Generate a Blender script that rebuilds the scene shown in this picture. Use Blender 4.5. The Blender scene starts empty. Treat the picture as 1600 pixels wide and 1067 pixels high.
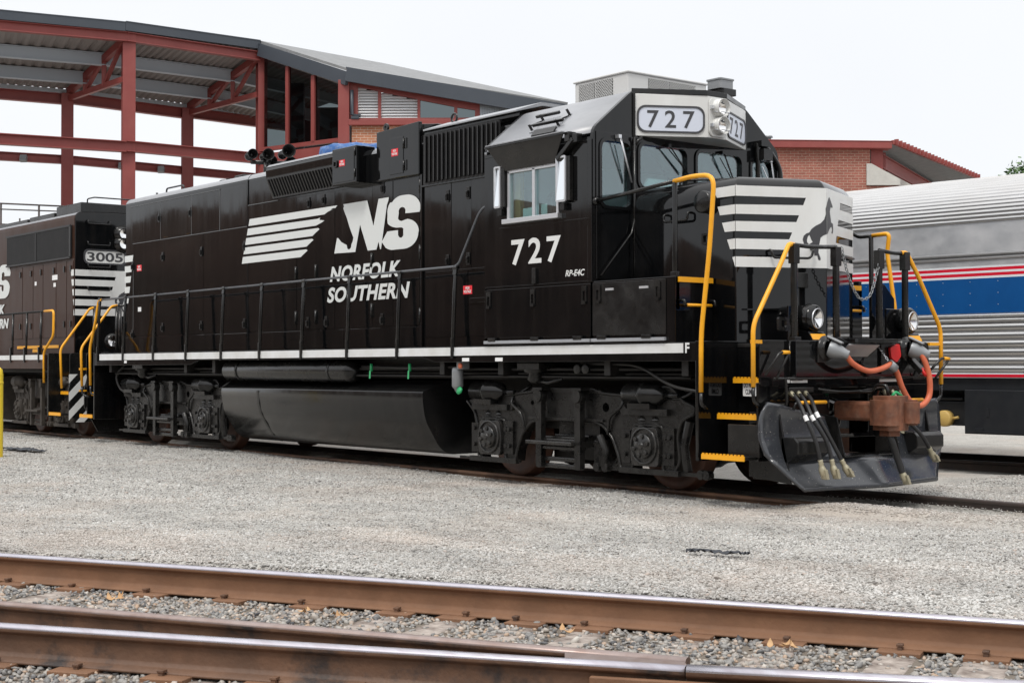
import bpy, bmesh, math, random
import numpy as np
from mathutils import Vector, Matrix
from mathutils.geometry import tessellate_polygon
random.seed(7); rng = np.random.default_rng(11)
S = bpy.context.scene
COL = S.collection
# ------------------------------------------------------------------ helpers
OFF = {}
def off_of(o):
    while o is not None:
        if o.name in OFF: return OFF[o.name]
        o = o.parent
    return Vector((0, 0, 0))
def tag(o, label=None, cat=None, group=None, kind=None):
    if label: o['label'] = label
    if cat: o['category'] = cat
    if group: o['group'] = group
    if kind: o['kind'] = kind
    return o
def root(name, loc, label, cat, group=None, rz=0.0, off=None):
    o = bpy.data.objects.new(name, None); COL.objects.link(o)
    o.location = loc; o.rotation_euler = (0, 0, rz); o.empty_display_size = .3
    OFF[o.name] = Vector(loc) if off is None else Vector(off)
    return tag(o, label, cat, group)
def dup(o, parent=None):
    c = o.copy(); COL.objects.link(c)
    if parent is not None: c.parent = parent
    if o.name in OFF: OFF[c.name] = OFF[o.name].copy()
    for ch in list(o.children): dup(ch, c)
    return c

class MB:
    def __init__(s): s.v = []; s.f = []; s.sm = []; s.mi = []
    def add(s, vs, fs, smooth=False, mi=0):
        b = len(s.v); s.v += [tuple(v) for v in vs]
        for f in fs: s.f.append([b + i for i in f]); s.sm.append(smooth); s.mi.append(mi)
        return s
    def box(s, x0, x1, y0, y1, z0, z1, mi=0):
        vs = [(x, y, z) for x in (x0, x1) for y in (y0, y1) for z in (z0, z1)]
        return s.add(vs, [(0,1,3,2),(4,6,7,5),(0,4,5,1),(2,3,7,6),(0,2,6,4),(1,5,7,3)], False, mi)
    def obox(s, c, u, v, w, hu, hv, hw, mi=0):
        c, u, v, w = Vector(c), Vector(u).normalized(), Vector(v).normalized(), Vector(w).normalized()
        vs = [c + u*a*hu + v*b*hv + w*d*hw for a in (-1,1) for b in (-1,1) for d in (-1,1)]
        return s.add(vs, [(0,1,3,2),(4,6,7,5),(0,4,5,1),(2,3,7,6),(0,2,6,4),(1,5,7,3)], False, mi)
    def bar(s, p, q, w, h, up=(0,0,1), mi=0):
        p, q = Vector(p), Vector(q); u = (q-p).normalized(); v = Vector(up).cross(u)
        if v.length < 1e-4: v = Vector((1,0,0)).cross(u)
        v.normalize(); z = u.cross(v)
        return s.obox((p+q)/2, u, v, z, (q-p).length/2, w/2, h/2, mi)
    def plate(s, outer, holes, fn, t, mi=0, smooth=False):
        """polygon with holes, thickness t along fn's third argument (0..t)"""
        loops = [outer] + list(holes)
        flat = [q for l in loops for q in l]
        tris = tessellate_polygon([[Vector((a, b, 0)) for a, b in l] for l in loops])
        n = len(flat); b = len(s.v)
        s.v += [tuple(fn(u, v, 0)) for u, v in flat] + [tuple(fn(u, v, t)) for u, v in flat]
        for tr in tris:
            s.f.append([b+i for i in tr]); s.sm.append(False); s.mi.append(mi)
            s.f.append([b+n+i for i in reversed(tr)]); s.sm.append(False); s.mi.append(mi)
        k = 0
        for l in loops:
            m = len(l)
            for i in range(m):
                j = (i+1) % m
                s.f.append([b+k+i, b+k+j, b+n+k+j, b+n+k+i]); s.sm.append(smooth); s.mi.append(mi)
            k += m
        return s
    def prism(s, poly, axis, a, b, mi=0, smooth=False):
        A = {'X': lambda u,v,w: (a+w, u, v), 'Y': lambda u,v,w: (u, a+w, v), 'Z': lambda u,v,w: (u, v, a+w)}[axis]
        return s.plate(poly, [], A, b-a, mi, smooth)
    def tube(s, pts, r, n=8, mi=0, closed=False):
        P = [Vector(p) for p in pts]; m = len(P)
        if m < 2: return s
        T = []
        for i in range(m):
            a = P[max(i-1,0)]; c = P[min(i+1,m-1)]
            if closed: a = P[(i-1)%m]; c = P[(i+1)%m]
            T.append((c-a).normalized())
        ref = Vector((0,0,1)) if abs(T[0].z) < .9 else Vector((1,0,0))
        N = (ref - T[0]*ref.dot(T[0])).normalized(); vs = []; fs = []
        rr = r if isinstance(r, (list, tuple)) else [r]*m
        for i in range(m):
            N = (N - T[i]*N.dot(T[i])).normalized(); B = T[i].cross(N)
            for k in range(n):
                a = 2*math.pi*k/n; vs.append(P[i] + (N*math.cos(a) + B*math.sin(a))*rr[i])
        for i in range(m if closed else m-1):
            j = (i+1) % m
            for k in range(n):
                l = (k+1) % n; fs.append((i*n+k, i*n+l, j*n+l, j*n+k))
        s.add(vs, fs, True, mi)
        if not closed:
            b = len(s.v) - m*n
            s.f.append([b+k for k in range(n)][::-1]); s.sm.append(False); s.mi.append(mi)
            s.f.append([b+(m-1)*n+k for k in range(n)]); s.sm.append(False); s.mi.append(mi)
        return s
    def cyl(s, p, q, r, n=16, r2=None, mi=0):
        return s.tube([p, q], [r, r if r2 is None else r2], n, mi)
    def lathe(s, o, d, prof, n=20, mi=0, smooth=True):
        o, d = Vector(o), Vector(d).normalized()
        ref = Vector((0,0,1)) if abs(d.z) < .9 else Vector((1,0,0))
        N = (ref - d*ref.dot(d)).normalized(); B = d.cross(N); vs = []; fs = []
        for t, r in prof:
            for k in range(n):
                a = 2*math.pi*k/n; vs.append(o + d*t + (N*math.cos(a)+B*math.sin(a))*max(r, 1e-4))
        for i in range(len(prof)-1):
            for k in range(n):
                l = (k+1) % n; fs.append((i*n+k, i*n+l, (i+1)*n+l, (i+1)*n+k))
        return s.add(vs, fs, smooth, mi)
    def sheet(s, rows, smooth=True, mi=0):
        m = len(rows[0]); vs = [p for r in rows for p in r]
        fs = [(i*m+j, i*m+j+1, (i+1)*m+j+1, (i+1)*m+j) for i in range(len(rows)-1) for j in range(m-1)]
        return s.add(vs, fs, smooth, mi)
    def build(s, name, mats, parent=None, bevel=0, seg=2, recalc=True, at=None):
        me = bpy.data.meshes.new(name); o = bpy.data.objects.new(name, me); COL.objects.link(o)
        off = off_of(parent) if parent is not None else Vector((0,0,0))
        if at is not None: off = off + Vector(at); o.location = Vector(at)
        if parent is None and at is None and s.v:
            a = np.array(s.v); lo, hi = a.min(0), a.max(0)
            off = Vector((float((lo[0]+hi[0])/2), float((lo[1]+hi[1])/2), float(lo[2]))); o.location = off
            OFF[o.name] = off.copy()
        me.from_pydata([(x-off.x, y-off.y, z-off.z) for x, y, z in s.v], [], s.f)
        for m in (mats if isinstance(mats, (list, tuple)) else [mats]): me.materials.append(m)
        me.polygons.foreach_set('use_smooth', s.sm); me.polygons.foreach_set('material_index', s.mi)
        me.update()
        if recalc:
            bm = bmesh.new(); bm.from_mesh(me); bmesh.ops.recalc_face_normals(bm, faces=bm.faces); bm.to_mesh(me); bm.free()
        if parent is not None: o.parent = parent
        if bevel:
            b = o.modifiers.new('edge', 'BEVEL'); b.width = bevel; b.segments = seg; b.limit_method = 'ANGLE'; b.angle_limit = math.radians(40)
        return o
def rnd(pts, r, n=5, closed=False):
    """fillet a 3-D polyline"""
    P = [Vector(p) for p in pts]; out = []
    for i, p in enumerate(P):
        if not closed and i in (0, len(P)-1): out.append(p); continue
        a, c = P[i-1], P[(i+1) % len(P)]; d1, d2 = a-p, c-p
        k = min(r, d1.length*.45, d2.length*.45); s_, e_ = p+d1.normalized()*k, p+d2.normalized()*k
        for j in range(n+1):
            t = j/n; out.append(s_*(1-t)**2 + p*2*t*(1-t) + e_*t*t)
    return out
def rrect(x0, x1, y0, y1, r, n=5):
    out = []
    for cx, cy, a0 in ((x1-r,y1-r,0),(x0+r,y1-r,90),(x0+r,y0+r,180),(x1-r,y0+r,270)):
        for j in range(n+1):
            a = math.radians(a0+90*j/n); out.append((cx+r*math.cos(a), cy+r*math.sin(a)))
    return out
def rpoly(pts, r, n=4):
    return [(v.x, v.y) for v in rnd([(x, y, 0) for x, y in pts], r, n, True)]
def circ(cx, cy, r, n=20): return [(cx+r*math.cos(2*math.pi*k/n), cy+r*math.sin(2*math.pi*k/n)) for k in range(n)]
def side(y, out=-1):            # (x, z) on a plane of constant y, thickness growing outwards
    return lambda u, v, w: (u, y+out*w, v)
def front(x): return lambda u, v, w: (x+w, u, v)
def clip(poly, keep):           # clip (u,v) polygon at u=0; keep<0 left side
    out = []; n = len(poly)
    for i in range(n):
        a, b = poly[i], poly[(i+1) % n]; ia, ib = a[0]*keep >= 0, b[0]*keep >= 0
        if ia: out.append(a)
        if ia != ib:
            t = a[0]/(a[0]-b[0]); out.append((0.0, a[1]+t*(b[1]-a[1])))
    return out
def text(name, body, mat, parent, o, U, V, w, h, bold=0.0, shear=0.0, lift=.002, sp=1.0):
    cu = bpy.data.curves.new('t', 'FONT'); cu.body = body; cu.size = 1; cu.offset = bold; cu.shear = shear; cu.extrude = .002
    cu.align_x = 'CENTER'; cu.resolution_u = 4; cu.space_line = .95; cu.space_character = sp
    t = bpy.data.objects.new('t', cu); COL.objects.link(t)
    me = bpy.data.meshes.new_from_object(t.evaluated_get(bpy.context.evaluated_depsgraph_get()))
    COL.objects.unlink(t); bpy.data.objects.remove(t); bpy.data.curves.remove(cu)
    n = len(me.vertices); co = np.empty(n*3, np.float32); me.vertices.foreach_get('co', co); co = co.reshape(-1, 3)
    lo, hi = co.min(0), co.max(0); o, U, V = Vector(o), Vector(U).normalized(), Vector(V).normalized(); N = U.cross(V)
    a = (co[:, :1]-lo[0])/(hi[0]-lo[0])*w; b = (co[:, 1:2]-lo[1])/(hi[1]-lo[1])*h; c = np.where(co[:, 2:3] > 0, lift+.0015, lift)
    off = off_of(parent)
    r = np.array(o-off)[None] + a*np.array(U) + b*np.array(V) + c*np.array(N)
    me.vertices.foreach_set('co', r.astype(np.float32).ravel()); me.update(); me.materials.clear(); me.materials.append(mat); me.name = name
    ob = bpy.data.objects.new(name, me); COL.objects.link(ob); ob.parent = parent
    return ob

# ------------------------------------------------------------------ materials
def nd(nt, t, **kw):
    n = nt.nodes.new(t)
    for k, v in kw.items():
        if k.startswith('i_'):
            key = k[2:].replace('_', ' ')
            (n.inputs[int(key)] if key.isdigit() else n.inputs[key]).default_value = v
        else: setattr(n, k, v)
    return n
def mat(name, col, rough=.5, metal=0.0, spec=.5, col2=None, nscale=6.0, nmix=(.35,.7), stretch=(1,1,1), bump=0.0, bscale=40.0, bdist=.01, rvar=0.0, coat=0.0, dust=None, dscale=3.0, damt=.5, coords='Object', dr=(.48,.75)):
    m = bpy.data.materials.new(name); m.use_nodes = True; nt = m.node_tree; b = nt.nodes['Principled BSDF']
    b.inputs['Base Color'].default_value = (*col, 1); b.inputs['Roughness'].default_value = rough
    b.inputs['Metallic'].default_value = metal; b.inputs['Specular IOR Level'].default_value = spec; b.inputs['Coat Weight'].default_value = coat
    L = nt.links.new
    tc = nd(nt, 'ShaderNodeTexCoord'); mp = nd(nt, 'ShaderNodeMapping'); mp.inputs['Scale'].default_value = stretch; L(tc.outputs[coords], mp.inputs[0])
    last = None
    if col2 or rvar:
        n = nd(nt, 'ShaderNodeTexNoise', i_Scale=nscale, i_Detail=6.0, i_Roughness=.62); L(mp.outputs[0], n.inputs['Vector'])
        r = nd(nt, 'ShaderNodeMapRange', i_1=nmix[0], i_2=nmix[1]); L(n.outputs[0], r.inputs[0])
        if col2:
            x = nd(nt, 'ShaderNodeMix', data_type='RGBA'); x.inputs[6].default_value = (*col, 1); x.inputs[7].default_value = (*col2, 1)
            L(r.outputs[0], x.inputs[0]); last = x.outputs[2]
        if rvar:
            q = nd(nt, 'ShaderNodeMapRange', i_3=rough-rvar, i_4=rough+rvar); L(r.outputs[0], q.inputs[0]); L(q.outputs[0], b.inputs['Roughness'])
    if dust:
        n2 = nd(nt, 'ShaderNodeTexNoise', i_Scale=dscale, i_Detail=9.0, i_Roughness=.7); L(tc.outputs[coords], n2.inputs['Vector'])
        r2 = nd(nt, 'ShaderNodeMapRange', i_1=dr[0], i_2=dr[1], i_4=damt); L(n2.outputs[0], r2.inputs[0])
        x2 = nd(nt, 'ShaderNodeMix', data_type='RGBA'); x2.inputs[7].default_value = (*dust, 1); L(r2.outputs[0], x2.inputs[0])
        if last: L(last, x2.inputs[6])
        else: x2.inputs[6].default_value = (*col, 1)
        last = x2.outputs[2]
    if last: L(last, b.inputs['Base Color'])
    if bump:
        n3 = nd(nt, 'ShaderNodeTexNoise', i_Scale=bscale, i_Detail=4.0); L(mp.outputs[0], n3.inputs['Vector'])
        bp = nd(nt, 'ShaderNodeBump', i_Strength=bump, i_Distance=bdist); L(n3.outputs[0], bp.inputs['Height']); L(bp.outputs[0], b.inputs['Normal'])
    return m
def glass(name, tint, base=.06, ior=1.5):
    m = bpy.data.materials.new(name); m.use_nodes = True; nt = m.node_tree; nt.nodes.clear(); L = nt.links.new
    o = nd(nt, 'ShaderNodeOutputMaterial'); t = nd(nt, 'ShaderNodeBsdfTransparent'); t.inputs[0].default_value = (*tint, 1)
    g = nd(nt, 'ShaderNodeBsdfGlossy'); g.inputs['Roughness'].default_value = .015; g.inputs[0].default_value = (.9,.96,1,1)
    f = nd(nt, 'ShaderNodeLayerWeight', i_Blend=.5); pw = nd(nt, 'ShaderNodeMath', operation='POWER'); pw.inputs[1].default_value = 4.0; L(f.outputs['Facing'], pw.inputs[0])
    a = nd(nt, 'ShaderNodeMath', operation='MULTIPLY_ADD'); a.inputs[1].default_value = .7; a.inputs[2].default_value = base; L(pw.outputs[0], a.inputs[0])
    x = nd(nt, 'ShaderNodeMixShader'); L(a.outputs[0], x.inputs[0]); L(t.outputs[0], x.inputs[1]); L(g.outputs[0], x.inputs[2]); L(x.outputs[0], o.inputs[0])
    return m
def brick(name, c1, c2, mort, sx=1.0):
    m = bpy.data.materials.new(name); m.use_nodes = True; nt = m.node_tree; b = nt.nodes['Principled BSDF']; L = nt.links.new
    tc = nd(nt, 'ShaderNodeTexCoord'); sp = nd(nt, 'ShaderNodeSeparateXYZ'); L(tc.outputs['Object'], sp.inputs[0])
    ad = nd(nt, 'ShaderNodeMath', operation='ADD'); L(sp.outputs[0], ad.inputs[0]); L(sp.outputs[1], ad.inputs[1])
    cb = nd(nt, 'ShaderNodeCombineXYZ'); L(ad.outputs[0], cb.inputs[0]); L(sp.outputs[2], cb.inputs[1])
    br = nd(nt, 'ShaderNodeTexBrick', i_Scale=1.0, i_Mortar_Size=.007, i_Brick_Width=.215*sx, i_Row_Height=.075*sx, i_Mortar_Smooth=.2, i_Bias=-.1)
    br.inputs['Color1'].default_value = (*c1, 1); br.inputs['Color2'].default_value = (*c2, 1); br.inputs['Mortar'].default_value = (*mort, 1)
    L(cb.outputs[0], br.inputs[0])
    n = nd(nt, 'ShaderNodeTexNoise', i_Scale=1.4, i_Detail=7.0); L(tc.outputs['Object'], n.inputs['Vector'])
    h = nd(nt, 'ShaderNodeHueSaturation'); r = nd(nt, 'ShaderNodeMapRange', i_1=.3, i_2=.7, i_3=.82, i_4=1.15); L(n.outputs[0], r.inputs[0]); L(r.outputs[0], h.inputs['Value']); L(br.outputs[0], h.inputs['Color'])
    L(h.outputs[0], b.inputs['Base Color']); b.inputs['Roughness'].default_value = .85
    bp = nd(nt, 'ShaderNodeBump', i_Strength=.5, i_Distance=.008, invert=True); L(br.outputs[1], bp.inputs['Height']); L(bp.outputs[0], b.inputs['Normal'])
    return m
def island(name, cols, rough=.8, pos=None, patch=None):
    """one colour per stone, picked along a ramp"""
    m = bpy.data.materials.new(name); m.use_nodes = True; nt = m.node_tree; b = nt.nodes['Principled BSDF']; L = nt.links.new
    g = nd(nt, 'ShaderNodeNewGeometry'); r = nd(nt, 'ShaderNodeValToRGB'); r.color_ramp.interpolation = 'LINEAR'
    e = r.color_ramp.elements
    while len(e) < len(cols): e.new(.5)
    for i, c in enumerate(cols): e[i].position = (i/(len(cols)-1)) if pos is None else pos[i]; e[i].color = (*c, 1)
    L(g.outputs['Random Per Island'], r.inputs[0]); L(r.outputs[0], b.inputs['Base Color'])
    if patch:     # broad tan and grey areas of the yard
        tc = nd(nt, 'ShaderNodeTexCoord'); n = nd(nt, 'ShaderNodeTexNoise', i_Scale=.33, i_Detail=6.0, i_Roughness=.65); L(tc.outputs['Object'], n.inputs['Vector'])
        q = nd(nt, 'ShaderNodeMapRange', i_1=.5, i_2=.66, i_4=.5); L(n.outputs[0], q.inputs[0])
        x = nd(nt, 'ShaderNodeMix', data_type='RGBA'); x.inputs[7].default_value = (*patch, 1); L(q.outputs[0], x.inputs[0]); L(r.outputs[0], x.inputs[6])
        n2 = nd(nt, 'ShaderNodeTexNoise', i_Scale=1.1, i_Detail=5.0, i_Roughness=.6); L(tc.outputs['Object'], n2.inputs['Vector'])
        q2a = nd(nt, 'ShaderNodeMapRange', i_1=.35, i_2=.65, i_3=.86, i_4=1.05); L(n2.outputs[0], q2a.inputs[0])
        mp2 = nd(nt, 'ShaderNodeMapping'); mp2.inputs['Scale'].default_value = (.07,.75,1); mp2.inputs['Rotation'].default_value = (0,0,-.12); L(tc.outputs['Object'], mp2.inputs[0])
        n3 = nd(nt, 'ShaderNodeTexNoise', i_Scale=1.6, i_Detail=4.0); L(mp2.outputs[0], n3.inputs['Vector'])
        q3 = nd(nt, 'ShaderNodeMapRange', i_1=.38, i_2=.62, i_3=.96, i_4=1.2); L(n3.outputs[0], q3.inputs[0])
        q2 = nd(nt, 'ShaderNodeMath', operation='MULTIPLY'); L(q2a.outputs[0], q2.inputs[0]); L(q3.outputs[0], q2.inputs[1])
        h = nd(nt, 'ShaderNodeHueSaturation'); L(q2.outputs[0], h.inputs['Value']); L(x.outputs[2], h.inputs['Color']); L(h.outputs[0], b.inputs['Base Color']); b.inputs['Roughness'].default_value = rough; b.inputs['Specular IOR Level'].default_value = .3
    return m
M = {}
M['black'] = mat('black gloss paint', (.0030,.0034,.0040), .07, spec=.45, col2=(.0075,.0070,.0070), nscale=7.0, nmix=(.42,.75), stretch=(1,1,.06), bump=.2, bscale=1.3, bdist=.006, rvar=.03, dust=(.032,.029,.027), dscale=1.7, damt=.14)
M['roofblack'] = mat('weathered roof paint with sky sheen', (.27,.28,.30), .36, spec=.6, col2=(.33,.34,.36), nscale=3, stretch=(.3,1,1), rvar=.06, dust=(.2,.2,.2), dscale=5, damt=.25)  # pale base colour holds sky reflection as well as weathering
M['satin'] = mat('satin black paint', (.006,.0063,.0066), .24, spec=.45, col2=(.011,.0105,.01), nscale=3, rvar=.08, bump=.1, bscale=9, bdist=.004, dust=(.07,.062,.055), dscale=4, damt=.2)
M['dirty'] = mat('grimy black truck paint', (.005,.005,.0052), .33, spec=.42, col2=(.014,.0132,.012), nscale=7, rvar=.12, bump=.6, bscale=26, bdist=.006, dust=(.055,.05,.045), dscale=16, damt=.2)
M['under'] = mat('underframe grime', (.006,.0056,.0055), .55, col2=(.014,.012,.0105), nscale=5, dust=(.05,.045,.04), dscale=7, damt=.25)
M['tank'] = mat('dusty tank paint', (.006,.0062,.0066), .19, spec=.5, col2=(.014,.0138,.0136), nscale=4, stretch=(2.2,.5,.35), rvar=.05, dust=(.06,.055,.05), dscale=9, damt=.12, bump=.08, bscale=3)
M['plow'] = mat('scuffed plow paint', (.030,.033,.039), .17, spec=.8, col2=(.045,.048,.054), nscale=4, stretch=(1,.35,1), rvar=.07, dust=(.45,.43,.4), dscale=48, damt=.75, dr=(.635,.66))
M['brownloco'] = mat('faded brown black paint', (.042,.0205,.014), .4, spec=.18, col2=(.055,.028,.0195), nscale=2, stretch=(1,1,.3), rvar=.08, bump=.15, bscale=2, bdist=.006)
M['dustgrey'] = mat('dusty brown truck grime', (.032,.026,.021), .7, col2=(.055,.045,.036), nscale=8, bump=.4, bscale=30)
M['white'] = mat('white paint', (.72,.73,.72), .35, col2=(.62,.62,.6), nscale=2.2, stretch=(1,1,.4))
M['whitelogo'] = mat('white lettering', (.66,.68,.67), .4)
M['stripe'] = mat('reflective white sill stripe', (.72,.73,.74), .35, col2=(.6,.6,.58), nscale=3)
M['board'] = mat('number board glass', (.62,.66,.75), .25)
M['ink'] = mat('dark numerals', (.045,.045,.05), .5)
M['yellow'] = mat('safety yellow paint', (.86,.40,.012), .38, col2=(.8,.35,.012), nscale=8)
M['rust'] = mat('rusty coupler steel', (.10,.038,.021), .7, col2=(.23,.085,.042), nscale=7, bump=.5, bscale=20, dust=(.2,.13,.09), dscale=10, damt=.5)
M['wheel'] = mat('rusty wheel', (.06,.028,.018), .55, col2=(.12,.05,.03), nscale=5)
M['steel'] = mat('bright steel', (.62,.63,.65), .25, metal=1.0)
M['alum'] = mat('aluminium frame', (.7,.71,.73), .35, metal=.85)
M['mirror'] = mat('mirror glass', (.9,.93,.95), .03, metal=1.0)
M['lamp'] = mat('lamp reflector', (.9,.9,.9), .12, metal=1.0)
M['brass'] = mat('brass hose end', (.5,.46,.33), .4, metal=.7)
M['rubber'] = mat('black rubber hose', (.017,.017,.018), .42)
M['orange'] = mat('orange jumper cable', (.62,.15,.07), .5, col2=(.52,.12,.055), nscale=12)
M['conngrey'] = mat('grey cast connector', (.26,.27,.28), .4, metal=.3)
M['red'] = mat('red paint', (.62,.02,.02), .4)
M['redlabel'] = mat('red label', (.75,.02,.035), .4)
M['grille'] = mat('radiator grille', (.02,.02,.021), .45, spec=.4, dust=(.06,.055,.05), dscale=5, damt=.3)
M['ac'] = mat('pale grey enamel', (.58,.58,.57), .45)
M['acdark'] = mat('grille mesh shadow', (.05,.05,.05), .7)
M['interior'] = mat('cab interior grey', (.5,.55,.55), .7)
M['seat'] = mat('dark seat vinyl', (.03,.035,.04), .6)
M['wood'] = mat('tan door panel', (.45,.25,.09), .6)
M['paper'] = mat('paper', (.8,.8,.8), .8)
M['green'] = mat('green valve handle', (.02,.35,.12), .4)
M['glass'] = glass('cab glass', (.72,.86,.86), .15)
M['bglass'] = glass('dark building glass', (.125,.15,.155), .03)
M['redsteel'] = mat('red painted steel', (.235,.048,.042), .5, col2=(.28,.06,.052), nscale=1.2, dust=(.3,.12,.1), dscale=2, damt=.2)
M['slate'] = mat('dark slate fascia metal', (.045,.055,.07), .45, col2=(.055,.065,.08), nscale=.8)
M['roofgrey'] = mat('grey shingle roof', (.2,.205,.21), .85, col2=(.26,.265,.27), nscale=4, bump=.3, bscale=14)
M['deck'] = mat('corrugated deck underside', (.23,.21,.2), .6, col2=(.28,.26,.25), nscale=1)
M['purlin'] = mat('grey purlin paint', (.42,.47,.52), .55)
M['brick'] = brick('orange brick', (.50,.20,.105), (.42,.155,.08), (.62,.53,.43))
M['brickred'] = brick('red brick', (.335,.122,.088), (.27,.095,.068), (.45,.33,.26), 1.15)
M['concrete'] = mat('pale concrete', (.55,.54,.5), .8, col2=(.46,.45,.42), nscale=3)
M['louver'] = mat('pale louvre metal', (.78,.79,.8), .5)
M['corr'] = mat('corrugated wall metal', (.42,.46,.5), .45, metal=.3)
M['stain'] = mat('stainless steel fluting', (.60,.595,.59), .33, metal=.9, col2=(.52,.515,.51), nscale=3, stretch=(.4,1,3), rvar=.06, dust=(.5,.47,.43), dscale=1.2, damt=.3)
M['stainflat'] = mat('dull stainless panel', (.52,.53,.55), .42, metal=.55, col2=(.64,.64,.65), nscale=2.0, nmix=(.35,.65), stretch=(1,1,1.6), rvar=.08, dust=(.3,.31,.32), dscale=1.6, damt=.35)
M['coachroof'] = mat('painted grey roof', (.5,.49,.48), .55, col2=(.42,.41,.4), nscale=6)
M['blue'] = mat('blue stripe', (.003,.068,.235), .35, col2=(.004,.08,.27), nscale=2)
M['redstripe'] = mat('red stripe', (.62,.008,.03), .35)
M['whitestripe'] = mat('white stripe', (.7,.71,.74), .4)
M['coachblack'] = mat('black underbody', (.007,.0085,.012), .5, col2=(.013,.015,.018), nscale=4, dust=(.05,.045,.04), dscale=6, damt=.15)
M['bollard'] = mat('bollard yellow', (.84,.62,.05), .45, col2=(.78,.56,.04), nscale=3)
M['bluecover'] = mat('blue tarpaulin', (.02,.085,.28), .6, col2=(.035,.15,.4), nscale=10, dust=(.4,.45,.5), dscale=16, damt=.5)
M['railhead'] = mat('polished rail head', (.56,.545,.60), .32, metal=.8, col2=(.42,.385,.42), nscale=3, stretch=(.3,6,1), rvar=.08)
M['railweb'] = mat('brown rusty rail', (.165,.082,.043), .75, col2=(.225,.115,.062), nscale=4, dust=(.12,.075,.05), dscale=2.3, damt=.45, bump=.3, bscale=30)
M['raildark'] = mat('dark oily rail', (.10,.055,.034), .6, col2=(.17,.09,.053), nscale=3, dust=(.022,.021,.022), dscale=2.0, damt=.9, dr=(.5,.62), bump=.4, bscale=30)
M['raildull'] = mat('dull rail head', (.36,.29,.27), .4, metal=.6, col2=(.25,.175,.15), nscale=6)
M['blackrail'] = mat('dark rail', (.03,.024,.022), .5, col2=(.06,.04,.032), nscale=5)
M['tie'] = mat('weathered timber', (.12,.09,.075), .9, col2=(.40,.35,.31), nscale=9, stretch=(1,1,3), bump=.8, bscale=18)
M['brassy'] = mat('yellowed axle cover', (.55,.37,.11), .5)
M['leaf'] = mat('dry leaf', (.52,.33,.17), .7, col2=(.38,.21,.09), nscale=20)
M['rag'] = mat('dark torn fabric', (.03,.033,.04), .8, col2=(.06,.065,.075), nscale=15)
M['foliage'] = island('leaf green', [(.03,.07,.015),(.05,.11,.025),(.09,.17,.045)])
M['seam'] = mat('pale seam highlight', (.10,.105,.11), .4)  # seam highlights painted as a lighter strip colour
M['wornrail'] = mat('worn handrail', (.07,.075,.085), .28, spec=.7)
M['dirty2'] = mat('lighter truck metal', (.010,.010,.010), .3, spec=.6, col2=(.022,.021,.02), nscale=9, rvar=.1, bump=.4, bscale=30, bdist=.005, dust=(.09,.08,.07), dscale=14, damt=.3)  # lighter variant of the truck paint for springs and journal boxes
M['bark'] = mat('bark', (.08,.06,.045), .9)
M['wood2'] = mat('distant woodland', (.165,.102,.078), .95, col2=(.07,.05,.038), nscale=.12)
# ------------------------------------------------------------------ camera, sky, sun
CAM = Vector((18.1174, -12.3979, 1.3746)); YAW, PITCH, ROLL = -.8942, .0163, -.0014
def make_camera():
    cy, sy, cp, sp = math.cos(YAW), math.sin(YAW), math.cos(PITCH), math.sin(PITCH)
    f = Vector((sy*cp, cy*cp, sp)); r = Vector((cy, -sy, 0)); u = r.cross(f)
    c, s = math.cos(ROLL), math.sin(ROLL); r2 = r*c+u*s; u2 = u*c-r*s
    cd = bpy.data.cameras.new('camera'); cd.sensor_width = 36; cd.sensor_fit = 'HORIZONTAL'; cd.lens = 2296.34/1600*36
    cd.clip_start = .1; cd.clip_end = 2000
    o = bpy.data.objects.new('camera', cd); COL.objects.link(o)
    o.matrix_world = Matrix(((r2.x,u2.x,-f.x,CAM.x),(r2.y,u2.y,-f.y,CAM.y),(r2.z,u2.z,-f.z,CAM.z),(0,0,0,1)))
    S.camera = o
make_camera()
SUN_EL, SUN_AZ = math.radians(58), math.radians(150)
W = bpy.data.worlds.new('World'); S.world = W; W.use_nodes = True
nt = W.node_tree; nt.nodes.clear(); L = nt.links.new
out = nd(nt, 'ShaderNodeOutputWorld')
sky = nd(nt, 'ShaderNodeTexSky', sky_type='NISHITA', sun_disc=False, sun_elevation=SUN_EL, sun_rotation=SUN_AZ, air_density=1.0, dust_density=4.0)
b1 = nd(nt, 'ShaderNodeBackground', i_Strength=.07); L(sky.outputs[0], b1.inputs[0])
tc = nd(nt, 'ShaderNodeTexCoord'); sp = nd(nt, 'ShaderNodeSeparateXYZ'); L(tc.outputs['Generated'], sp.inputs[0])
cr = nd(nt, 'ShaderNodeValToRGB'); e = cr.color_ramp.elements; e[0].position = 0.0; e[0].color = (.75,.77,.80,1); e[1].position = .35; e[1].color = (.79,.80,.82,1)
x = e.new(1.0); x.color = (.95,.95,.95,1)
L(sp.outputs[2], cr.inputs[0])
ns = nd(nt, 'ShaderNodeTexNoise', i_Scale=2.2, i_Detail=5.0); L(tc.outputs['Generated'], ns.inputs['Vector'])
mr = nd(nt, 'ShaderNodeMapRange', i_1=.3, i_2=.7, i_3=.96, i_4=1.04); L(ns.outputs[0], mr.inputs[0])
up = nd(nt, 'ShaderNodeMapRange', i_1=.3, i_2=1.0, i_3=1.0, i_4=1.5); L(sp.outputs[2], up.inputs[0])
mm = nd(nt, 'ShaderNodeMath', operation='MULTIPLY'); L(mr.outputs[0], mm.inputs[0]); L(up.outputs[0], mm.inputs[1])
b2 = nd(nt, 'ShaderNodeBackground'); L(cr.outputs[0], b2.inputs[0]); L(mm.outputs[0], b2.inputs[1])
mx = nd(nt, 'ShaderNodeMixShader'); mx.inputs[0].default_value = .9; L(b1.outputs[0], mx.inputs[1]); L(b2.outputs[0], mx.inputs[2]); L(mx.outputs[0], out.inputs[0])
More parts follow.
